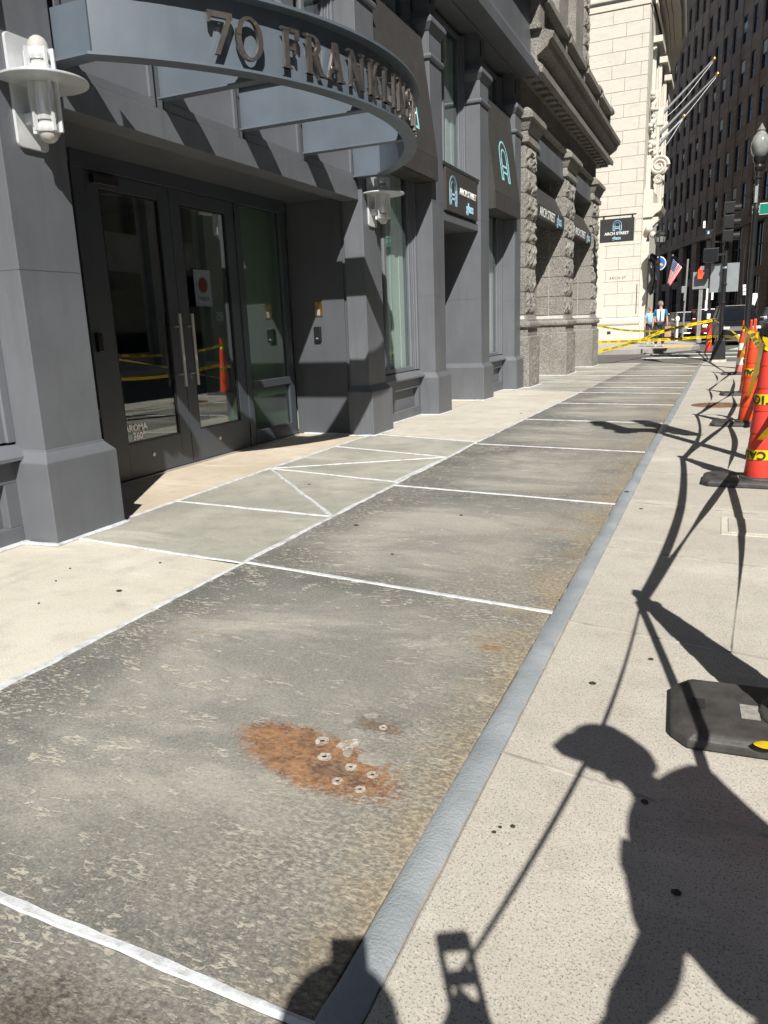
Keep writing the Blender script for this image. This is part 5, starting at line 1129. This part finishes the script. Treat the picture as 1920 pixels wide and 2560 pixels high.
for (x0, y0, x1, y1) in ((1240, 205, 1352, 325), (1236, 330, 1345, 465), (1225, 470, 1335, 590)):
    o = sbox('signal_section', 'black', x0, y0, x1, y1, -.30, .02, t, .02); a = onS(x1 - 10, (y0 + y1) / 2)
    MB().lathe([(.12, 0), (.12, .2), (.11, .2), (.10, .02)], (a.x + .0, SYp - .12, a.z), 16, 0, 'x').build('visor', 'black', o, smooth=True)
o = sbox('walk_signal', 'black', 1046, 640, 1200, 780, -.3, -.05, t, .02); sbox('signal_face', 'plastic_blk', 1062, 655, 1186, 766, -.31, -.30, o, .002)
sbox('bracket', 'black', 1190, 690, 1260, 715, -.15, -.05, t, .004); sbox('bracket', 'black', 1150, 570, 1260, 592, -.12, -.04, t, .004); sbox('bracket', 'black', 1085, 540, 1112, 645, -.12, -.06, t, .004)
o = sbox('camera_box', 'black', 1060, 470, 1140, 558, -.2, 0, t, .02); a = onS(1098, 500); text('emblem', '8', .11, 'ltblue', o, (a.x, SYp - .205, a.z), RYm, off=.006, depth=.002)
sbox('white_tab', 'white', 1047, 388, 1072, 455, -.16, -.14, t, .002)
o = sbox('sign_back', 'sign_back', 1105, 772, 1395, 1060, .12, .135, t, .0)
# red hand signal, sign backs and twin posts further off
ZF = .13
t = thing('pedestrian_signal', 'pedestrian signal showing a lit red hand on twin galvanised posts', 'pedestrian signal', (-1.15, 34.2, ZF))
YP = 34.2
def fbox(name, mat, x0, y0, x1, y1, Y0, Y1, par, bev=.008):
    a = onY('R2', x0, y1, Y0); c = onY('R2', x1, y0, Y0); return part(name, mat, par, a.x, c.x, Y0, Y1, a.z, c.z, bev)
o = fbox('case', 'black', 995, 842, 1102, 935, YP - .2, YP, t); 
a = onY('R2', 1020, 890, YP - .22); hnd = MB()
hnd.box(a.x - .085, a.x + .085, YP - .215, YP - .205, a.z - .17, a.z + .02)
for q, hh in enumerate((.20, .26, .25, .18)): hnd.box(a.x - .085 + q * .05, a.x - .06 + q * .05, YP - .2152, YP - .2052, a.z + .02, a.z + hh)
hnd.prism([(a.x + .08, a.z - .1), (a.x + .15, a.z + .06), (a.x + .11, a.z + .07), (a.x + .07, a.z)], YP - .2148, YP - .2048); hnd.build('red_hand', 'red_led', o)
fbox('sign_back', 'sign_back', 945, 860, 1102, 1030, YP + .05, YP + .065, t, 0)
for x, yb in ((990, 1530), (1010, 1525)):
    A = onY('R2', x, 1500, YP + .1 + (x - 990) * .01); MB().box(A.x - .035, A.x + .035, YP + .08, YP + .13, ZF - .02, 3.2).build('post', 'galv', t, .004)
fbox('foot_plate', 'galv', 985, 1495, 1030, 1535, YP - .05, YP + .2, t)
t = thing('parking_meter_post', 'galvanised post with a grey meter box behind the man in the panelled shirt', 'meter post', (-2.3, 42, ZF)); A = onY('R2', 862, 1300, 42)
MB().tube([(A.x, 42, ZF - .02), (A.x + .06, 42, 4.0)], .05, 10).build('post', 'galv', t, smooth=True); fbox('meter_box', 'sign_back', 842, 1000, 884, 1065, 41.85, 42.05, t); fbox('meter_box', 'galv', 862, 1068, 886, 1140, 41.88, 42.05, t)
t = thing('small_bollard', 'white slender bollard behind the man on the far pavement', 'bollard', (-2.5, 40, ZF)); A = onY('R2', 802, 1400, 40)
MB().lathe([(.06, 0), (.055, .9), (.09, .95), (.1, 1.06), (.06, 1.14), (.01, 1.16)], (A.x, 40, ZF), 12).build('body', 'white', t, smooth=True)
t = thing('sign_post', 'black post with stacked small white parking signs beside the red car', 'sign', (-.75, 38, 0)); A = onY('R2', 1108, 1200, 38)
MB().tube([(A.x, 38, -.02), (A.x, 38, 5.3)], .06, 10).build('post', 'black', t, smooth=True)
for (x0, y0, x1, y1) in ((1073, 1022, 1098, 1130), (1122, 1060, 1146, 1130), (1062, 1132, 1090, 1232), (1082, 1258, 1118, 1310)): fbox('sign_plate', 'white', x0, y0, x1, y1, 37.85, 37.87, t, 0)
t = thing('sign_post', 'black post with three round-cornered white signs behind the parked cars', 'sign', (1.2, 44, 0)); A = onY('R2', 1400, 1200, 44)
MB().tube([(A.x, 44, -.02), (A.x, 44, 4.6)], .06, 10).build('post', 'black', t, smooth=True)
for y0 in (985, 1020, 1055): fbox('sign_plate', 'white', 1420, y0, 1452, y0 + 31, 43.85, 43.87, t, .01)
t = thing('no_parking_sign', 'small pale tapered sign leaning behind the parked cars', 'sign', (1.9, 46, 0)); A = onY('R2', 1518, 1160, 46)
MB().prism([(A.x - .18, A.z + .5), (A.x + .18, A.z + .5), (A.x + .2, A.z + .3), (A.x - .05, A.z - .6), (A.x - .15, A.z - .55), (A.x - .22, A.z + .1)], 46, 46.03).build('plate', 'white', t); MB().tube([(A.x, 46.05, 0), (A.x, 46.05, A.z + .5)], .03, 8).build('post', 'galv', t)
# lantern, bronze figure bracket, banner and flag at the limestone doorway
YL = 40.2
t = thing('wall_lantern', 'black many-sided iron lantern on a slender post at the limestone corner', 'lantern', (-3.0, YL, ZF)); A = onY('R2', 640, 620, YL); B = onY('R2', 642, 470, YL)
MB().tube([(A.x, YL, ZF), (A.x, YL, A.z)], .045, 10).build('post', 'black', t, smooth=True)
lc = (A.x, YL, A.z); hh = B.z - A.z
MB().lathe([(.10, 0), (.24, .10), (.24, .16)], lc, 8).build('base', 'black', t); MB().lathe([(.20, .16), (.26, hh * .62)], lc, 8).build('glass', 'acorn', t); MB().lathe([(.30, hh * .62), (.30, hh * .68), (.24, hh * .8), (.12, hh * .95), (.04, hh), (.02, hh * 1.2)], lc, 8).build('roof', 'black', t)
for k in range(8): a = math.pi / 4 * k; MB().tube([(lc[0] + .205 * math.cos(a), lc[1] + .205 * math.sin(a), lc[2] + .16), (lc[0] + .265 * math.cos(a), lc[1] + .265 * math.sin(a), lc[2] + hh * .62)], .018, 5).build('bar', 'black', t)
def lump(name, mat, parent, path, rad, seed, n=12, amp=.25):
    b = MB().tube(path, rad, n); rnd = random.Random(seed); b.v = [tuple(c + rnd.uniform(-1, 1) * amp * .12 for c in v) for v in b.v]; return b.build(name, mat, parent, smooth=True)
t = thing('bronze_bracket_figure', 'black sculpted bronze figure projecting from the limestone doorway', 'sculpture', (-3.4, 40.8, 2.2))
pp_ = [onY('R2', *q, 40.85) for q in ((560, 1075), (545, 1030), (575, 985), (600, 945), (592, 900), (580, 850), (578, 800), (590, 760), (575, 735), (560, 700))]
lump('body', 'black', t, pp_, [.06, .14, .22, .26, .20, .27, .24, .15, .17, .08], 3, 12, .4)
for q in (((600, 960), (560, 1000), (540, 1060)), ((560, 830), (545, 790), (545, 740)), ((600, 800), (628, 770), (632, 740)), ((615, 940), (625, 985), (600, 1030))): lump('limb', 'black', t, [onY('R2', *k, 40.75) for k in q], [.11, .09, .06], 5, 8, .25)
t = thing('blue_banner', 'blue hanging banner with a round white-ringed yellow emblem at the limestone doorway', 'banner', (-3.3, 40.95, 2.5))
M['blue'] = plain('blue_banner_print', (.01, .13, .50), .6, var=.03); M['yel'] = plain('yellow_emblem', (.8, .55, .08), .6, var=.03)
fbox('cloth', 'blue', 565, 722, 650, 830, 41.0, 41.02, t, 0); fbox('cloth', 'blue', 590, 826, 640, 1010, 41.0, 41.02, t, 0)
A = onY('R2', 632, 786, 40.97); MB().lathe([(.33, 0), (.33, .02)], (A.x, 40.95, A.z), 28, 0, 'y').build('ring', 'white', t); MB().lathe([(.285, 0), (.285, .01)], (A.x, 40.935, A.z), 28, 0, 'y').build('disc', 'blue', t)
e = MB()
for k in range(3): 
    a = math.pi / 2 + k * 2 * math.pi / 3; e.prism([(A.x + .03 * math.cos(a + 1.5), A.z + .03 * math.sin(a + 1.5)), (A.x + .16 * math.cos(a + .35), A.z + .16 * math.sin(a + .35)), (A.x + .24 * math.cos(a), A.z + .24 * math.sin(a)), (A.x + .16 * math.cos(a - .35), A.z + .16 * math.sin(a - .35)), (A.x + .03 * math.cos(a - 1.5), A.z + .03 * math.sin(a - 1.5))], 40.925 - k * .001, 40.934)
e.build('emblem', 'yel', t)
# flag
t = thing('striped_flag', 'small stars and stripes flag on a slanted pole in front of the dark building', 'flag', (-2.0, 52, 5))
YF = 52.0; A = onY('R2', 762, 712, YF); B = onY('R2', 950, 870, YF + 2)
MB().tube([B, A], [.05, .035], 8).build('pole', 'black', t, smooth=True); MB().lathe([(.01, -.07), (.07, 0), (.01, .07)], A, 10).build('ball', 'galv', t, smooth=True)
corners = [onY('R2', *q, YF + .2) for q in ((765, 745), (852, 825), (735, 1005), (708, 965))]
nu, nv = 14, 10; vs_ = []; uvs = []
for j in range(nv + 1):
    for i in range(nu + 1):
        u, v = i / nu, j / nv; a = corners[0].lerp(corners[1], v); c = corners[3].lerp(corners[2], v)
        p = a.lerp(c, u) + Vector((0, .12 * math.sin(v * 9 + u * 2), 0)); vs_.append(p); uvs.append((u, 1 - v))
fm = MB().add(vs_, [(j * (nu + 1) + i, j * (nu + 1) + i + 1, (j + 1) * (nu + 1) + i + 1, (j + 1) * (nu + 1) + i) for j in range(nv) for i in range(nu)])
o = fm.build('cloth', 'flag', t, smooth=True); ul_ = o.data.uv_layers.new(name='UVMap')
for lp in o.data.loops: ul_.data[lp.index].uv = uvs[lp.vertex_index]
md = o.modifiers.new('thickness', 'SOLIDIFY'); md.thickness = .01
# ================================================================== CARS
def car(label, x, y, rz, paint, H=1.62, L=4.6, W=.92):
    t = thing('parked_car', label, 'car', (x, y, .0), 'cars in the street beyond the crossing', rz)
    # local: front towards -Y
    st = [(-L / 2, .62, .42, .62), (-L / 2 + .10, .80, .30, .80), (-L / 2 + .5, .90, .24, .90), (-L / 2 + 1.15, .95, .22, .98), (0, .97, .22, 1.02), (L / 2 - .8, .96, .22, 1.04), (L / 2 - .15, .90, .28, 1.02), (L / 2, .78, .40, .92)]
    b = MB(); vs_ = []; n = 10
    for (yy, hw, zb, zt) in st:
        hw = hw * W
        for k in ((-.80, 0), (-1, .18), (-1.0, .55), (-.95, .86), (-.82, 1), (.82, 1), (.95, .86), (1.0, .55), (1, .18), (.80, 0)): vs_.append((k[0] * hw, yy, zb + (zt - zb) * k[1]))
    fs = [tuple(range(n)), tuple(range(n * (len(st) - 1), n * len(st)))[::-1]] + [(r * n + i, r * n + (i + 1) % n, (r + 1) * n + (i + 1) % n, (r + 1) * n + i) for r in range(len(st) - 1) for i in range(n)]
    body = b.add(vs_, fs).build('body', paint, t, .03, local=True, seg=3)
    g0, g1, r0, r1 = -L / 2 + 1.05, L / 2 - .3, -L / 2 + 1.85, L / 2 - .75; wb_, wt = .84 * W, .66 * W; zb, zt = .98, H - .05
    gv = [(-wb_, g0, zb), (wb_, g0, zb), (wb_, g1, zb), (-wb_, g1, zb), (-wt, r0, zt), (wt, r0, zt), (wt, r1, zt), (-wt, r1, zt)]
    MB().add(gv, [(0, 3, 2, 1), (4, 5, 6, 7), (0, 1, 5, 4), (1, 2, 6, 5), (2, 3, 7, 6), (3, 0, 4, 7)]).build('glasshouse', 'car_black', t, .02, local=True)
    b = MB(); 
    def slant(p, q, r): b.tube([Vector(p), Vector(q)], r, 6)
    for i in (0, 1, 2, 3): slant(gv[i], gv[i + 4], .04)
    slant((-wb_ - .005, .15, zb), (-wt - .005, .15, zt), .035); slant((wb_ + .005, .15, zb), (wt + .005, .15, zt), .035); tag(b.build('pillars', paint, body, local=True), kind='stuff')
    MB().box(-wt - .03, wt + .03, r0 - .05, r1 + .05, zt, H).build('roof', paint, body, .03, local=True)
    mw = MB().add([(-wb_ * .9, g0 - .012, zb + .04), (wb_ * .9, g0 - .012, zb + .04), (wt * .92, r0 - .06, zt - .05), (-wt * .92, r0 - .06, zt - .05)], [(0, 1, 2, 3)]).build('windscreen', 'farglass', t, local=True)
    for sx in (-1, 1):
        for yy in (-L / 2 + .85, L / 2 - .85):
            w_ = MB().lathe([(.20, -.11), (.31, -.11), (.34, -.08), (.34, .08), (.31, .11), (.20, .11)], (sx * .80 * W, yy, .34), 22, 0, 'x').build('wheel', 'tyre', t, local=True, smooth=True); MB().lathe([(.02, -.115), (.21, -.115), (.21, .115), (.02, .115)], (sx * .80 * W, yy, .34), 14, 0, 'x').build('rim', 'galv', w_, local=True)
        MB().box(sx * .62 * W - .16, sx * .62 * W + .16, -L / 2 + .015, -L / 2 + .12, .66, .78).build('headlight', 'lens_white', t, .02, local=True); MB().box(sx * .98 * W - .09, sx * .98 * W + .09, g0 + .35, g0 + .47, 1.0, 1.14).build('mirror', paint, t, .03, local=True)
    MB().box(-.38, .38, -L / 2 - .03, -L / 2 + .1, .46, .62).build('grille', 'plastic_blk', t, .01, local=True); MB().box(-.16, .16, -L / 2 - .045, -L / 2, .36, .45).build('number_plate', 'white', t, .002, local=True)
    MB().box(-.74 * W, .74 * W, -L / 2 - .02, -L / 2 + .12, .26, .40).build('bumper', 'plastic_blk', t, .03, local=True)
    return t
car('large black car facing the crossing behind the signal pole', .42, 38.2, .10, 'car_black', 1.66, 4.9, .96)
car('red car parked between the grey car and the large black car', -.78, 45.5, .22, 'car_red', 1.60, 4.5, .92)
car('grey car with rounded bonnet parked behind the twin posts', -1.95, 47.0, .24, 'car_grey', 1.5, 4.4, .9)
car('dark car parked behind the man at the kerb', -3.2, 53.0, .27, 'car_black', 1.45, 4.4, .9)
car('silver car at the edge of the crossing beside the striped cones', 2.45, 38.4, .08, 'car_silver', 1.52, 4.6, .94)
# ================================================================== PEOPLE
def skin_obj(name, mat, parent, verts, edges, rad, root=0, sub=2):
    me = bpy.data.meshes.new(name); me.from_pydata([tuple(v) for v in verts], edges, []); me.materials.append(M[mat])
    o = bpy.data.objects.new(name, me); COL.objects.link(o); o.parent = parent
    o.modifiers.new('skin', 'SKIN').use_smooth_shade = True
    sv = me.skin_vertices[0].data
    for i, r in enumerate(rad): sv[i].radius = (r, r) if not isinstance(r, tuple) else r
    sv[root].use_root = True
    s = o.modifiers.new('sub', 'SUBSURF'); s.levels = sub; s.render_levels = sub
    return o
def hand(V, E, Rd, wrist, d, side, s):
    # palm and five fingers rooted in the palm
    d = d.normalized(); sd = d.cross(Vector((0, 1, 0))).normalized() if abs(d.y) < .9 else Vector((1, 0, 0)); up = sd.cross(d)
    p = wrist + d * .05 * s; i0 = len(V); V.append(p); Rd.append((.026 * s, .02 * s)); k = i0
    for q, (o, ln) in enumerate(((-.03, .075), (-.01, .088), (.011, .083), (.03, .066))):
        a = p + d * .045 * s + up * o * s; V.append(a); Rd.append(.0105 * s); E.append((k, len(V) - 1)); V.append(a + d * ln * .55 * s + sd * .008 * side); Rd.append(.009 * s); E.append((len(V) - 2, len(V) - 1)); V.append(a + d * ln * .95 * s + sd * .026 * side); Rd.append(.0075 * s); E.append((len(V) - 2, len(V) - 1))
    a = p + up * -.034 * s; V.append(a + d * .012 * s); Rd.append(.012 * s); E.append((k, len(V) - 1)); V.append(a + d * .045 * s - up * .018 * s + sd * .012 * side); Rd.append(.0095 * s); E.append((len(V) - 2, len(V) - 1))
    return i0
def person(label, loc, rz, h, J, shirt, trousers, hair, cap=None, group=None, stout=1.0, bushy=1.0):
    # J: joints in local coordinates at scale 1 (1.75 m tall), facing -Y
    s = h / 1.75; t = thing('person', label, 'person', loc, group, rz); v = {k: Vector(p) * s for k, p in J.items()}
    hd = v['head']; nk = v['neck']; fw = (v['face'] - v['head']).normalized(); up = (hd - nk).normalized()
    V = [v['pelvis'], v['chest'], nk, nk.lerp(hd, .55), hd, hd + up * .085 * s, v['chin'] if 'chin' in v else hd + fw * .05 * s - up * .07 * s, hd + fw * .098 * s - up * .012 * s]
    E = [(0, 1), (1, 2), (2, 3), (3, 4), (4, 5), (3, 6), (4, 7)]; Rd = [(.13 * s, .10 * s), (.15 * s, .105 * s), .055 * s, .054 * s, .092 * s, .072 * s, .045 * s, .016 * s]
    for sd in ('l', 'r'):
        i = len(V); V += [v['sh_' + sd], v['el_' + sd], v['wr_' + sd]]; E += [(1, i), (i, i + 1), (i + 1, i + 2)]; Rd += [.058 * s, .042 * s, .028 * s]
        k = hand(V, E, Rd, v['wr_' + sd], v['wr_' + sd] - v['el_' + sd], 1 if sd == 'l' else -1, s); E.append((i + 2, k))
        i = len(V); V += [v['hip_' + sd], v['kn_' + sd], v['an_' + sd], v['toe_' + sd]]; E += [(0, i), (i, i + 1), (i + 1, i + 2), (i + 2, i + 3)]; Rd += [.085 * s, .058 * s, .04 * s, .034 * s]
    skin_obj('body', 'skin', t, V, E, Rd)
    # clothes follow the body
    SV = [v['pelvis'] + Vector((0, 0, -.02)) * s, v['pelvis'].lerp(v['chest'], .5), v['chest'], v['chest'].lerp(nk, .72)]; SE = [(0, 1), (1, 2), (2, 3)]; SR = [(.165 * s * stout, .135 * s * stout), (.175 * s * stout, .14 * s * stout), (.17 * s * stout, .13 * s * stout), (.075 if stout < 1.1 else .10) * s * stout]
    for sd in ('l', 'r'):
        i = len(SV); SV += [v['sh_' + sd], v['sh_' + sd].lerp(v['el_' + sd], .8)]; SE += [(2, i), (i, i + 1)]; SR += [.078 * s, .068 * s]
    skin_obj('shirt', shirt, t, SV, SE, SR)
    TV = [v['pelvis'] + Vector((0, 0, .03)) * s]; TE = []; TR = [(.15 * s, .12 * s)]
    for sd in ('l', 'r'):
        i = len(TV); TV += [v['hip_' + sd], v['kn_' + sd], v['an_' + sd] + Vector((0, 0, .0)) * s]; TE += [(0, i), (i, i + 1), (i + 1, i + 2)]; TR += [.105 * s, .078 * s, .062 * s]
    skin_obj('trousers', trousers, t, TV, TE, TR)
    for sd in ('l', 'r'):
        a, b = v['an_' + sd], v['toe_' + sd]; dd_ = (b - a); dd_.z = 0
        if dd_.length < .02: dd_ = Vector((0, -.12, 0))
        dd_.normalize(); skin_obj('shoe', 'shoe' if trousers == 'jeans' else 'black', t, [Vector((a.x, a.y, .05 * s)) - dd_ * .04 * s, Vector((a.x, a.y, .045 * s)) + dd_ * .08 * s, Vector((a.x, a.y, .035 * s)) + dd_ * .17 * s], [(0, 1), (1, 2)], [.05 * s, .048 * s, .034 * s])
    if hair:
        rot = Vector((0, 0, 1)).rotation_difference(up).to_matrix(); hr = (.108 if cap is None else .10) * s * bushy
        b = MB().lathe([(hr * .80, -.62 * hr), (hr * .97, -.25 * hr)] + [(hr * math.cos(math.pi / 2 * i / 7), hr * 1.05 * math.sin(math.pi / 2 * i / 7)) for i in range(7)] + [(.004, hr * 1.05)], (0, 0, 0), 20)
        b.v = [tuple(rot @ Vector(q) + hd - fw * .022 * s + up * .035 * s) for q in b.v]; b.build('hair', hair, t, local=True, smooth=True)
    side = fw.cross(up).normalized()
    for e in (-1, 1):
        c = hd + fw * .088 * s + side * .033 * e * s + up * .012 * s; MB().lathe([(.002, -.008 * s), (.009 * s, 0), (.002, .008 * s)], c, 8).build('eye', 'black', t, local=True); c = hd + side * .092 * e * s; MB().lathe([(.004, -.03 * s), (.016 * s, 0), (.004, .03 * s)], c, 8).build('ear', 'skin', t, local=True, smooth=True)
    if cap:
        c = hd + up * .045 * s; rot = Vector((0, 0, 1)).rotation_difference(up).to_matrix()
        b = MB().lathe([(.108 * s, -.02 * s), (.108 * s, .03 * s), (.09 * s, .085 * s), (.05 * s, .115 * s), (.01 * s, .12 * s)], (0, 0, 0), 18); b.v = [tuple(rot @ Vector(q) + c) for q in b.v]; o = b.build('cap', cap, t, local=True, smooth=True)
        p = [c + fw * .06 * s + side * .10 * s, c + fw * .13 * s + side * .085 * s, c + fw * .175 * s + side * .05 * s, c + fw * .175 * s - side * .05 * s, c + fw * .13 * s - side * .085 * s, c + fw * .06 * s - side * .10 * s]
        MB().add([q + up * .0 for q in p] + [q + up * .012 for q in p], [tuple(range(6))[::-1], tuple(range(6, 12))] + [(i, (i + 1) % 6, 6 + (i + 1) % 6, 6 + i) for i in range(6)]).build('brim', cap, o, local=True)
    return t
ST = dict(pelvis=(0, 0, .95), chest=(0, 0, 1.32), neck=(0, .01, 1.47), head=(0, 0, 1.63), face=(0, -1, 1.63), sh_l=(.19, 0, 1.40), el_l=(.25, .02, 1.12), wr_l=(.27, -.04, .88), sh_r=(-.19, 0, 1.40), el_r=(-.25, .02, 1.12), wr_r=(-.27, -.04, .88),
          hip_l=(.10, 0, .90), kn_l=(.12, -.01, .50), an_l=(.13, .02, .09), toe_l=(.15, -.13, .03), hip_r=(-.10, 0, .90), kn_r=(-.12, -.01, .50), an_r=(-.13, .02, .09), toe_r=(-.15, -.13, .03))
mj = dict(ST); mj['face'] = (.7, -.7, 1.60)
person('grey-haired man in a white and teal panelled shirt standing on the far pavement', (onY('R3', 632, 238, 32.6).x, 32.6, .13), .08, 1.74, mj, 'shirt_panel', 'jeans', 'hair')
bg_ = thing('paper_bag', 'brown paper bag held beside the man in the panelled shirt', 'bag', (-1.9, 32.55, .5)); A = onY('R2', 715, 1430, 32.5); part('bag', 'kraft', bg_, A.x - .12, A.x + .12, 32.46, 32.58, A.z - .2, A.z + .2, .01); MB().tube([(A.x - .06, 32.52, A.z + .2), (A.x - .02, 32.52, A.z + .33), (A.x + .04, 32.52, A.z + .33), (A.x + .06, 32.52, A.z + .2)], .008, 6).build('handles', 'kraft', bg_)
person('person in light blue shirt and dark shorts walking half hidden behind the man', (onY('R2', 545, 1400, 36.0).x, 36.0, .13), .5, 1.6, ST, 'shirt_blue', 'jeans', 'hair')
# behind the picture plane: the photographer and a helper in a cap, whose shadows fall into view
pj = dict(ST); pj.update(el_l=(.20, -.12, 1.12), wr_l=(.04, -.30, 1.24), el_r=(-.20, -.12, 1.12), wr_r=(-.04, -.30, 1.24))
hx = Vector((-.40, .89, 0))      # heading of the camera
hs = 1.50; ph = Vector((0, 0, 0)) - hx.normalized() * .345
person('photographer holding up a phone at the near end of the sidewalk', (ph.x, ph.y, 0), math.atan2(hx.y, hx.x) + math.pi / 2, hs, pj, 'shirt_dark', 'jeans', 'hair', bushy=1.3)
t = thing('phone', 'black mobile phone held up by the photographer', 'phone', tuple(-hx.normalized() * .02 + Vector((0, 0, 1.255))), None, math.atan2(hx.y, hx.x) + math.pi / 2)
MB().box(-.039, .039, -.004, .004, -.085, .075).build('case', 'plastic_blk', t, .003, local=True); MB().box(-.034, .034, .0041, .005, -.08, .07).build('screen', 'farglass', t, 0, local=True)
cj = dict(ST); cj.update(pelvis=(.03, -.02, .95), chest=(-.03, .03, 1.34), neck=(-.08, .06, 1.49), head=(-.12, .08, 1.60), face=(-1.1, .30, 1.46), sh_l=(.03, .22, 1.45), sh_r=(-.05, -.17, 1.43), el_l=(-.16, .12, 1.12), wr_l=(-.34, -.12, .95), el_r=(-.20, -.24, 1.13), wr_r=(-.37, -.22, .93),
          hip_l=(.06, .10, .90), kn_l=(.02, .12, .50), an_l=(.06, .14, .09), toe_l=(-.09, .17, .03), hip_r=(.02, -.10, .90), kn_r=(-.02, -.12, .50), an_r=(.02, -.14, .09), toe_r=(-.13, -.11, .03))
person('helper in a peaked cap reaching towards the cone beside the photographer', (.74, .55, 0), 0.0, 1.75, cj, 'shirt_dark', 'jeans', 'hair', 'black_mat', stout=1.4)
# signal on the kerb, to the right of the picture: its shadow crosses the slabs
kx, ky = 1.0, 6.35
t = thing('kerb_signal', 'black kerbside pole carrying two signal heads side by side', 'traffic signal', (kx, ky, 0)); MB().lathe([(.2, 0), (.19, .35), (.09, .45), (.07, .5), (.06, 3.45)], (kx, ky, 0), 14).build('pole', 'black', t, smooth=True)
for dx in (-.32, .30):
    hd_ = part('signal_head', 'black', t, kx + dx - .10, kx + dx + .10, ky - .09, ky + .09, 3.15 if dx < 0 else 3.0, 4.15 if dx < 0 else 4.35, .02)
    for z in (3.3, 3.65, 3.98): MB().lathe([(.09, 0), (.09, -.12), (.085, -.12), (.08, -.01)], (kx + dx, ky - .09, z), 14, 0, 'y').build('visor', 'black', hd_, smooth=True)
part('bracket', 'black', t, kx - .3, kx + .3, ky - .04, ky + .04, 3.2, 3.5, .004)
